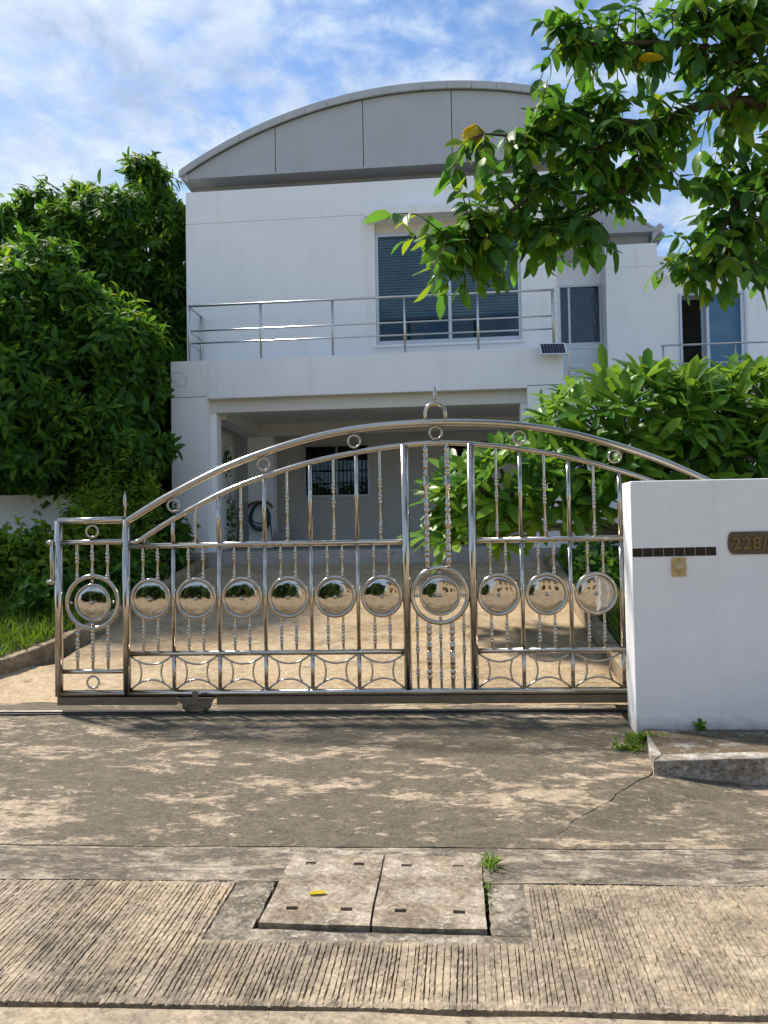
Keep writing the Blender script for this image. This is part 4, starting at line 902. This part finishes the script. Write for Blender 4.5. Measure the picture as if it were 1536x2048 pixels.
# --- dense tree standing against the house's left side
def tree(name, label, base, lobes, shapes, mat, density, k, trunk_r, bark='bark', single=300, spread=(0.5, 1.5), droop=0.4, scale=(0.75, 1.2), jit=0.06, shell=0.3, up=0.35, group=None, inner=0.0):
    t = thing(name, label, 'tree', base, 0, group)
    cz = np.mean([l[0] for l in lobes], 0)
    fork = np.array(base) + (cz - np.array(base)) * 0.42
    pts, rad = limb(np.array(base) - np.array([0, 0, 0.2]), fork, trunk_r, trunk_r * 0.75, 6, 0.05, 3)
    tr = part('trunk', MB().tube(pts, rad, 12), bark, t)
    for i, (c, r) in enumerate(lobes):
        pts, rad = limb(fork, np.array(c) + np.array([0, 0, r[2] * 0.2]), trunk_r * 0.55, trunk_r * 0.12, 7, 0.12, i + 9); part('limb', MB().tube(pts, rad, 8), bark, tr)
    crown = bpy.data.objects.new('crown', None); C.objects.link(crown); crown.parent = t
    P, A = clump_points(lobes, density, (density * 0.40, density * 0.72), 36, up); pos, B = whorls(P, A, k, spread, droop, jit)
    sc = rng.uniform(scale[0], scale[1], len(pos))
    Pi, Ai = lobes_points([(c, np.array(r) * 0.86) for c, r in lobes], 9, 0.25, 0.2); p2, B2 = whorls(Pi, Ai, 6, (0.8, 1.6), 0.4, 0.12)
    pos = np.concatenate([pos, p2]); B = np.concatenate([B, B2]); sc = np.concatenate([sc, rng.uniform(1.2, 1.6, len(p2))])
    ym = np.concatenate([np.repeat(A[:, 2] > 0.62, k) & (rng.random(len(A) * k) < 0.42), np.zeros(len(p2), bool)])  # lime leaves on upward shoots only, painting sunlit crown tops
    make_leaves(crown, 'leaf', shapes, pos[~ym], B[~ym], sc[~ym], mat, single - 80)
    make_leaves(crown, 'young_sunlit_leaf', shapes, pos[ym], B[ym], sc[ym] * 0.85, 'leaf_young_sunlit', 80, 'young_sunlit_foliage')
    return t
LS_long = [leaf_shape(0.29, 0.094, 4, 0.3, c, 1.4, 0.6, 0, s) for s, c in enumerate((0.35, 0.7, 1.0))]
LS_mid = [leaf_shape(0.235, 0.096, 4, 0.3, c, 1.4, 0.6, 0, s) for s, c in enumerate((0.2, 0.5, 0.8))]
tree('mango_tree', 'tall rounded dark green tree against the left side of the house', (-7.0, 16.0, 1.15),
     [((-7.95, 15.6, 7.45), (1.15, 1.4, 1.65)), ((-6.45, 15.5, 7.6), (0.85, 1.25, 1.6)), ((-6.3, 15.5, 5.4), (0.95, 1.3, 2.0)), ((-8.4, 15.8, 5.0), (1.6, 1.5, 2.1)), ((-6.35, 15.4, 3.4), (0.95, 1.2, 1.3))],
     LS_long, 'leaf_round', 0.78, 10, 0.20, 'bark', 300, (0.5, 1.4), 0.55, (0.8, 1.25), 0.04)
tree('garden_tree', 'bushy dark green tree in the left garden nearest the frame edge', (-7.0, 12.7, 1.1),
     [((-7.1, 11.9, 5.2), (1.2, 1.1, 1.25)), ((-6.0, 12.0, 4.45), (0.85, 0.9, 0.9)), ((-6.7, 11.5, 3.7), (1.4, 1.1, 1.1)), ((-5.45, 12.0, 3.4), (0.5, 0.7, 1.0)), ((-8.4, 11.8, 4.4), (1.4, 1.2, 1.6)), ((-6.3, 12.4, 2.6), (1.0, 0.6, 0.6)), ((-7.9, 12.7, 2.8), (1.4, 0.7, 0.9))],
     LS_mid, 'leaf_front', 0.70, 9, 0.16, 'bark', 300, (0.5, 1.5), 0.25, (0.8, 1.25), 0.05)
# --- vine-like shrubs under it
def shrub(name, label, base, lobes, shapes, mat, density, k, single=150, group=None, stems=9, **kw):
    t = thing(name, label, 'shrub', base, 0, group)
    for i in range(stems):
        c, r = lobes[i % len(lobes)]; e = np.array(c) + rand_unit(1)[0] * np.array(r) * 0.7
        pts, rad = limb(np.array(base) + np.array([random.uniform(-.3, .3), random.uniform(-.2, .2), -0.05]), e, 0.014, 0.004, 7, 0.15, i + 50); part('stem', MB().tube(pts, rad, 6), 'bark', t)
    P, A = lobes_points(lobes, density, 0.6, 0.4); pos, B = whorls(P, A, k, (0.5, 1.5), kw.get('droop', 0.3), kw.get('jit', 0.05))
    make_leaves(t, 'leaf', shapes, pos, B, rng.uniform(0.6, 1.25, len(pos)), mat, single)
LS_small = [leaf_shape(0.12, 0.05, 3, 0.3, c, 1.3, 0.5, 0, s) for s, c in enumerate((0.2, 0.6))]
LS_round = [leaf_shape(0.15, 0.085, 4, 0.25, c, 1.2, 0.45, 0, s) for s, c in enumerate((0.2, 0.5))]
shrub('climbing_shrub', 'light green climbing shrub hiding the foot of the carport post', (-5.1, 11.2, 0.85), [((-5.35, 11.2, 2.3), (0.55, 0.4, 0.9)), ((-4.95, 11.3, 1.9), (0.45, 0.4, 0.8)), ((-5.6, 11.1, 1.4), (0.6, 0.4, 0.6)), ((-4.85, 11.6, 2.3), (0.2, 0.25, 0.5))], LS_small, 'leaf_vine', 75, 7, 200)
shrub('leafy_shrub', 'broad leaved green shrub in front of the garden wall', (-5.75, 9.9, 0.75), [((-5.85, 9.9, 1.35), (0.55, 0.4, 0.45)), ((-5.45, 10.0, 1.15), (0.4, 0.35, 0.4)), ((-6.4, 9.9, 1.3), (0.5, 0.4, 0.5)), ((-5.25, 10.0, 1.75), (0.16, 0.2, 0.35))], LS_round, 'leaf_vine', 60, 6, 150)
shrub('yellow_green_shrub', 'small yellow green shrub beside the gate latch post', (-5.2, 10.5, 0.8), [((-5.3, 10.5, 1.9), (0.18, 0.2, 0.45)), ((-5.0, 10.4, 1.75), (0.25, 0.25, 0.4)), ((-5.1, 10.4, 1.2), (0.45, 0.3, 0.45))], LS_small, 'leaf_vine', 80, 7, 120)
shrub('dark_hedge', 'dark low hedge plants along the left kerb by the carport', (-4.75, 11.4, 0.95), [((-4.7, 10.8, 1.0), (0.3, 0.9, 0.4)), ((-4.65, 12.2, 1.5), (0.3, 0.4, 0.6)), ((-5.1, 9.6, 0.85), (0.45, 0.9, 0.35))], LS_round, 'leaf_front', 60, 6, 100)
shrub('carport_creeper', 'thin dark creeper by the low wall inside the carport side', (-4.75, 15.6, 1.25), [((-4.75, 15.6, 1.9), (0.14, 0.2, 0.6)), ((-4.7, 15.4, 3.2), (0.16, 0.2, 0.3))], LS_small, 'leaf_front', 45, 5, 40, None, 5)
# spiky palm-like plant at the left end of the balcony
pp = thing('spiky_palm', 'small spiky palm at the left end of the balcony', 'palm', (-5.4, 14.2, 1.15))
part('stem', MB().tube(*limb((-5.4, 14.2, 1.1), (-5.35, 14.1, 4.7), 0.05, 0.03, 8, 0.03, 5), 8), 'bark', pp)
P = np.array([[-5.35, 14.1, 4.75], [-5.35, 14.1, 4.95], [-5.55, 14.0, 4.4]]); A = np.array([[0, -.2, 1.0], [0.1, -.1, 1], [-.4, -.2, .8]])
pos, B = whorls(P, A, 44, (0.3, 1.7), 0.15, 0.02)
make_leaves(pp, 'frond', [leaf_shape(0.55, 0.035, 5, 0.4, 0.4, 1.6, 0.4, 0, 1)], pos, B, rng.uniform(0.7, 1.1, len(pos)), 'leaf_front', 100)

# --- frangipani behind the gate at the right
fg = thing('frangipani_tree', 'frangipani tree with large glossy leaf rosettes behind the gate', 'tree', (2.35, 9.9, z_bed(9.9)))
LS_pl = [leaf_shape(0.46, 0.118, 6, 0.25, c, 2.4, 0.85, 0.02, s) for s, c in enumerate((0.15, 0.35, 0.6))]
tips = []
def rose_field(c, r, n, front=True):
    got = []
    tries = 0
    while len(got) < n and tries < 4000:
        tries += 1; u = nrm(rng.normal(0, 1, 3)); 
        if u[2] < -0.45 or u[1] > 0.55: continue
        p = np.array(c) + u * np.array(r) * rng.uniform(0.80, 1.0)
        if all(np.linalg.norm(p - q) > 0.27 for q, _ in got + tips): got.append((p, nrm(u * 0.8 + np.array([0, -0.45, 0.75]))))
    return got
tips += rose_field((2.3, 9.6, 2.78), (1.25, 0.9, 0.70), 48)
tips += rose_field((3.65, 9.8, 2.85), (1.0, 0.9, 0.60), 36)
tips += rose_field((0.75, 9.1, 1.95), (0.85, 0.7, 0.55), 30)
tips += rose_field((1.75, 9.3, 2.05), (0.8, 0.7, 0.6), 24)
tips += rose_field((4.7, 10.0, 2.7), (0.8, 0.9, 0.7), 14)
tips += rose_field((0.35, 9.0, 1.55), (0.55, 0.5, 0.3), 8)
tips += rose_field((3.2, 9.3, 2.15), (0.9, 0.6, 0.5), 20)
tips += rose_field((4.4, 9.6, 2.2), (0.9, 0.6, 0.5), 16)
trunk = part('trunk', MB().tube(*limb((2.35, 9.9, z_bed(9.9) - .1), (2.25, 9.8, 1.55), 0.11, 0.085, 6, 0.04, 1), 12), 'bark_grey', fg)
hubs = [(1.6, 9.6, 1.75), (2.2, 9.6, 2.2), (3.1, 9.8, 2.2), (0.9, 9.4, 1.6), (4.0, 9.9, 2.3)]
for i, h in enumerate(hubs): part('limb', MB().tube(*limb((2.25, 9.8, 1.5), h, 0.07, 0.04, 6, 0.10, i + 20), 8), 'bark_grey', trunk)
for i, (p, a) in enumerate(tips):
    h = min(hubs, key=lambda q: np.linalg.norm(np.array(q) - p)); pts, rad = limb(h, p - a * 0.03, 0.028, 0.017, 5, 0.10, i + 100); part('branch', MB().tube(pts, rad, 6), 'bark_grey', trunk)
P = np.array([p for p, _ in tips]); A = np.array([a for _, a in tips])
pos, B = whorls(P, A, 14, (0.45, 1.35), 0.06, 0.012); crown = bpy.data.objects.new('crown', None); C.objects.link(crown); crown.parent = fg
make_leaves(crown, 'leaf', LS_pl, pos, B, rng.uniform(0.75, 1.2, len(pos)), 'leaf_plum', 300)
shrub('lawn_shrub', 'low dark green shrubs at the foot of the frangipani tree', (2.6, 11.0, 0.9), [((2.4, 11.4, 1.15), (0.8, 0.5, 0.45)), ((3.6, 11.2, 1.3), (1.0, 0.5, 0.6)), ((5.0, 11.2, 1.3), (1.0, 0.5, 0.6)), ((2.0, 10.6, 1.0), (0.3, 0.3, 0.3))], LS_round, 'leaf_front', 40, 6, 60)

# --- the branch that hangs into the picture from the tree at the right
nt_ = thing('overhanging_tree', 'leafy tree branch hanging into the picture at upper right', 'tree', (4.1, 6.9, 0.12))
tk = part('trunk', MB().tube(*limb((4.1, 6.9, -0.1), (3.7, 6.1, 3.3), 0.17, 0.12, 8, 0.04, 2), 14), 'bark', nt_)
CL = [  # leaf clusters: x, y, z, rx, rz
 (0.75,4.7,4.70,.15,.15),(0.98,4.8,4.73,.23,.2),(1.28,4.9,4.80,.2,.13),(1.65,5.0,4.92,.3,.27),(1.92,5.0,4.72,.24,.4),(0.92,4.8,4.40,.3,.2),(1.22,4.9,4.36,.27,.2),
 (0.62,4.75,4.10,.23,.2),(0.92,4.8,4.10,.3,.2),(1.22,4.9,4.07,.3,.24),(1.45,4.95,4.13,.2,.2),(0.22,4.7,4.12,.10,.07),(0.18,4.7,3.86,.2,.12),(0.48,4.75,3.86,.23,.17),
 (0.82,4.8,3.73,.3,.2),(1.15,4.9,3.77,.2,.24),(-0.20,4.65,3.50,.13,.08),(0.05,4.7,3.41,.23,.2),(0.34,4.75,3.45,.27,.24),(0.67,4.8,3.48,.27,.17),(0.94,4.85,3.48,.17,.17),
 (-0.02,4.7,3.19,.13,.13),(0.24,4.7,3.19,.13,.13),(2.0,5.0,4.22,.17,.2),(1.92,5.0,3.80,.27,.3),(1.66,5.0,3.83,.13,.17),(1.82,5.0,3.40,.3,.24),(1.55,5.0,3.34,.17,.13),(1.98,5.0,3.24,.17,.2),(1.75,5.0,4.6,.2,.2),(2.05,5.0,4.95,.2,.25),(1.45,4.95,4.62,.2,.12),(0.15,4.7,3.62,.2,.12),(0.6,4.75,3.6,.2,.14),
 (1.52,5.0,3.62,.05,.17),(1.78,5.0,3.00,.09,.17),(2.15,5.1,4.5,.2,.3),(2.25,5.1,3.6,.2,.35),(2.3,5.1,5.0,.3,.3)]
limbs_ = [[(3.7,6.1,3.3),(3.0,5.6,4.0),(2.3,5.15,4.35),(1.75,5.0,4.36),(1.35,4.92,4.2),(0.85,4.82,3.95),(0.45,4.76,3.65),(0.1,4.72,3.42)],
          [(2.3,5.15,4.35),(1.9,5.0,4.65),(1.5,4.95,4.75),(1.0,4.82,4.70),(0.75,4.75,4.68)],
          [(3.0,5.6,4.0),(2.4,5.2,3.9),(1.95,5.02,3.75),(1.75,5.0,3.45),(1.6,5.0,3.3)],
          [(1.35,4.92,4.2),(1.2,4.9,3.85),(0.9,4.85,3.6),(0.65,4.8,3.5)],[(1.35,4.92,4.2),(0.9,4.8,4.2),(0.6,4.76,4.1),(0.25,4.7,4.1)],[(2.3,5.15,4.35),(2.25,5.1,4.8),(1.7,5.0,4.95)]]
LP = []
for i, p in enumerate(limbs_):
    q = spline(p, 4); r0 = 0.075 if i == 0 else 0.03; rad = [r0 + (0.007 - r0) * (j / (len(q) - 1)) ** 0.6 for j in range(len(q))]
    part('limb', MB().tube(q, rad, 8), 'bark', tk); LP += [np.array(v) for v in q[3:]]
LPa = np.array(LP); pos = []; Bs = []
pos_l = []; d_l = []; n_l = []
for ci, (x, y, z, rx, rz_) in enumerate(CL):
    c = np.array([x, y, z]); nt = max(2, int(rx * rz_ * (310 if x > 1.5 else 330 if x < 0.75 else 270)))
    for k in range(nt):
        e = c + rng.normal(0, 0.55, 3) * np.array([rx, 0.24, rz_]); e = c + np.clip(e - c, [-rx, -.35, -rz_], [rx, .35, rz_])
        s = LPa[np.argmin(np.linalg.norm(LPa - e, axis=1))]
        dv = e - s; L = np.linalg.norm(dv); s = e - dv / (L + 1e-6) * min(L, 0.42)
        mid = (s + e) / 2 + np.array([0, 0, 0.05]); tw = spline([s, mid, e - np.array([0, 0, 0.02])], 3)
        part('twig', MB().tube(tw, [0.006 - 0.004 * j / (len(tw) - 1) for j in range(len(tw))], 5), 'bark', tk)
        m = 8
        for j in range(m):
            t = 0.25 + 0.75 * j / (m - 1); p = np.array(tw[min(int(t * (len(tw) - 1) + .5), len(tw) - 1)]); ax = nrm(dv + 1e-6)
            side = nrm(np.cross(ax, [0, 0, 1]) + rng.normal(0, .25, 3)) * (1 if j % 2 else -1)
            d = nrm(side * rng.uniform(0.5, 1.0) + ax * (0.35 + 0.8 * (j == m - 1)) + np.array([0, 0, -rng.uniform(0.1, 1.1)]) + rng.normal(0, .2, 3))
            pos_l.append(p); d_l.append(d); n_l.append(nrm(np.array([0, -0.35, 1.0]) + rng.normal(0, .45, 3)))
pos = np.array(pos_l); B = basis(np.array(d_l), np.array(n_l))
LS_near = [leaf_shape(0.158, 0.086, 6, 0.22, c, 1.25, 0.5, 0.03, s) for s, c in enumerate((0.2, 0.45, 0.7, 0.1))]
crown = bpy.data.objects.new('crown', None); C.objects.link(crown); crown.parent = nt_
yel = (np.abs(pos[:, 0] - 0.22) < 0.06) & (np.abs(pos[:, 2] - 4.16) < 0.05) | ((np.abs(pos[:, 0] - 1.25) < 0.05) & (np.abs(pos[:, 2] - 4.58) < 0.03))
sc_l = rng.uniform(0.6, 1.15, len(pos))
yn = ~yel & (rng.random(len(pos)) < 0.13 + 0.25 * ((np.abs(pos[:, 0] - 2.0) < 0.2) & (pos[:, 2] > 4.0)) + 0.2 * (pos[:, 0] < 0.3)); old = ~yel & ~yn
make_leaves(crown, 'leaf', LS_near, pos[old], B[old], sc_l[old], 'leaf_near', 230)
make_leaves(crown, 'young_sunlit_leaf', LS_near, pos[yn], B[yn], sc_l[yn], 'leaf_young_sunlit', 70, 'young_sunlit_foliage')
if yel.any(): make_leaves(crown, 'yellow_leaf', LS_near, pos[yel], B[yel], sc_l[yel], 'leaf_yellow', 60, 'yellow_foliage')

# --- grass, weeds, fallen leaves
def grass(name, label, pts, h, mat='grass'):
    n = len(pts); d = nrm(np.stack([rng.normal(0, .35, n), rng.normal(0, .35, n), np.ones(n)], 1)); nn = rand_unit(n)
    sh = [leaf_shape(1.0, 0.075, 3, 0.2, c, 1.6, 0.3, 0, 1) for c in (0.5, 1.0, 0.2)]
    t = thing(name, label, 'grass', tuple(pts.mean(0))); make_leaves(t, 'blade', sh, pts, basis(d, nn), rng.uniform(h * .5, h * 1.3, n), mat, 0, 'blades')
    o = t.children[0]; me = o.data; o.parent = None; me.transform(Matrix.Translation(t.location)); o.name = name; o['label'] = label; o['category'] = 'grass'; o['kind'] = 'stuff'; bpy.data.objects.remove(t)
def field(x0, x1, y0, y1, n, zf, clump=0.0):
    x = rng.uniform(x0, x1, n); y = rng.uniform(y0, y1, n); return np.stack([x, y, np.array([zf(a, b) for a, b in zip(x, y)])], 1)
g = field(-8.5, -4.3, 6.95, 11.3, 15000, lambda x, y: z_bed(y) + 0.02); g = g[g[:, 0] < np.array([kx(v) for v in g[:, 1]]) - 0.14]
grass('lawn_grass', 'bright green grass on the left garden bed', g, 0.20)
grass('lawn_grass', 'bright green grass on the lawn right of the driveway', field(1.70, 5.5, 6.7, 12.0, 17000, lambda x, y: z_bed(y) + 0.01), 0.15)
def weed(label, c, r, n, shapes, mat, sc, up=0.6, droop=0.1, flatten=0.4):
    t = thing('weed', label, 'weed', c); P = np.array(c) + rng.normal(0, .5, (n, 3)) * np.array([r[0], r[1], 0.0]); P[:, 2] = c[2] + np.abs(rng.normal(0, .5, n)) * r[2]
    A = nrm(rng.normal(0, .5, (n, 3)) + np.array([0, 0, up])); pos, B = whorls(P, A, 6, (0.4, 1.4), droop, 0.01); make_leaves(t, 'leaf', shapes, pos, B, rng.uniform(.6, 1.2, len(pos)) * sc, mat, 60)
LS_weed = [leaf_shape(0.045, 0.017, 3, 0.3, 0.4, 1.3, 0.5, 0, 1), leaf_shape(0.05, 0.02, 3, 0.3, 0.1, 1.3, 0.5, 0, 2)]
weed('sprawling green weed in the crack at the corner of the white wall', (1.335, 5.57, 0.075), (0.13, 0.05, 0.05), 46, LS_weed, 'leaf_vine', 0.9)
weed('sprawling green weed trailing over the concrete below the wall corner', (1.20, 5.42, 0.06), (0.09, 0.05, 0.03), 26, LS_weed, 'leaf_vine', 0.85)
weed('small leafy weed sprouting at the base of the white wall', (1.79, 5.765, 0.125), (0.02, 0.01, 0.04), 3, [leaf_shape(0.075, 0.035, 4, 0.3, 0.3, 1.3, 0.5, 0, 1)], 'leaf_vine', 1.0, 1.2)
weed('tuft of weed growing at the right edge of the manhole', (0.150, 3.66, 0.0), (0.035, 0.05, 0.03), 20, [leaf_shape(0.07, 0.008, 3, 0.3, 0.5, 1.3, 0.4, 0, 1)], 'leaf_vine', 1.0, 1.0)
weed('few small weeds in the gap along the manhole cover', (0.123, 3.42, -0.01), (0.008, 0.14, 0.02), 7, [leaf_shape(0.04, 0.008, 3, 0.3, 0.5, 1.3, 0.4, 0, 1)], 'leaf_vine', 1.0, 1.0)
def fallen(label, c, rz, L, W):
    v, f = leaf_shape(L, W, 5, 0.30, -0.08, 1.3, 0.5, 0.02, 1); me = bpy.data.meshes.new('fallen_leaf'); me.from_pydata(v.tolist(), [], f); me.polygons.foreach_set('use_smooth', [True] * len(f))
    o = link('fallen_leaf', me, 'leaf_yellow'); o.location = c; o.rotation_euler = (0.0, 0.03, rz); tag(o, label, 'leaf', 'fallen yellow leaves')
fallen('yellow fallen leaf lying on the left manhole cover', (-0.665, 3.315, 0.0105), -1.45, 0.085, 0.045)
fallen('yellow fallen leaf lying on the driveway behind the right gate bars', (1.19, 8.15, z_drive(8.15) + 0.015), 1.1, 0.11, 0.06)

# --- unseen street side: trees and house invented to shape reflections in the steel
P, A = lobes_points([((-15 + i * 2.15, -8.6 - (i % 3) * 0.9, 2.0 + 0.35 * (i % 2)), (1.7, 1.1, 2.2 + 0.4 * (i % 3))) for i in range(7)], 6.0, 0.5)
pos, B = whorls(P, A, 8, (0.5, 1.5), 0.3, 0.25)
t = thing('invented_far_trees', 'x', 'trees', (0, -11, 0)); make_leaves(t, 'leaf', [leaf_shape(0.55, 0.28, 3, 0.3, 0.4, 1.3, 0.5, 0, 1)], pos, B, rng.uniform(.7, 1.2, len(pos)), 'leaf_far', 0)
o = t.children[0]; o.data.transform(Matrix.Translation(t.location)); o.parent = None; bpy.data.objects.remove(t); o.name = 'invented_far_trees'; o['kind'] = 'stuff'; o['label'] = 'invented dark row of trees across the street for the gate disc reflections'; o['category'] = 'trees'
oh = thing('invented_opposite_house', 'invented beige house across the street for the right gate disc reflections', 'house', (8, -13, 0))
part('wall', MB().cells([1.2, 2.4, 3.8, 5.2, 6.6, 8.4, 9.8, 15], [-0.1, 0.9, 2.3, 3.6, 5.0, 6.2], -13.2, -13.0, lambda i, j: i in (1, 3, 5) and j in (1, 3)), 'beige', oh)
for x in (2.4, 5.2, 8.4):
    for z in (0.9, 3.6): part('window_pane', MB().box(x + 0.01, x + 1.39, -13.15, -13.14, z + 0.01, z + 1.39), 'dark', oh)
part('roof', MB().prism([(0.7, 6.2), (15.5, 6.2), (13, 7.6), (3.2, 7.6)], -19, -12.5), 'brown', oh)
# grit and small stones strewn over the street
gb = MB(); rr = random.Random(5)
for k in range(520):
    x = rr.uniform(-3.2, 2.4); y = rr.uniform(2.0, 6.5); r = 0.0016 + 0.0035 * rr.random() ** 3; z = z_apron(x, y) + 0.004
    if -1.02 < x < 0.28 and 2.97 < y < 3.75: z = 0.012
    if x > 1.2 and y > 4.9: continue
    q = [rr.uniform(0.6, 1.3) for _ in range(6)]
    gb.add([(x + r * q[0], y, z), (x, y + r * q[1], z), (x - r * q[2], y, z), (x, y - r * q[3], z), (x, y, z + r * q[4]), (x, y, z - r)], [(0, 1, 4), (1, 2, 4), (2, 3, 4), (3, 0, 4), (1, 0, 5), (2, 1, 5), (3, 2, 5), (0, 3, 5)])
gr_ = link('grit', gb.mesh('grit'), 'kerb_pale', None, 'stuff'); gr_['label'] = 'small loose grit strewn over the concrete street'; gr_['category'] = 'grit'
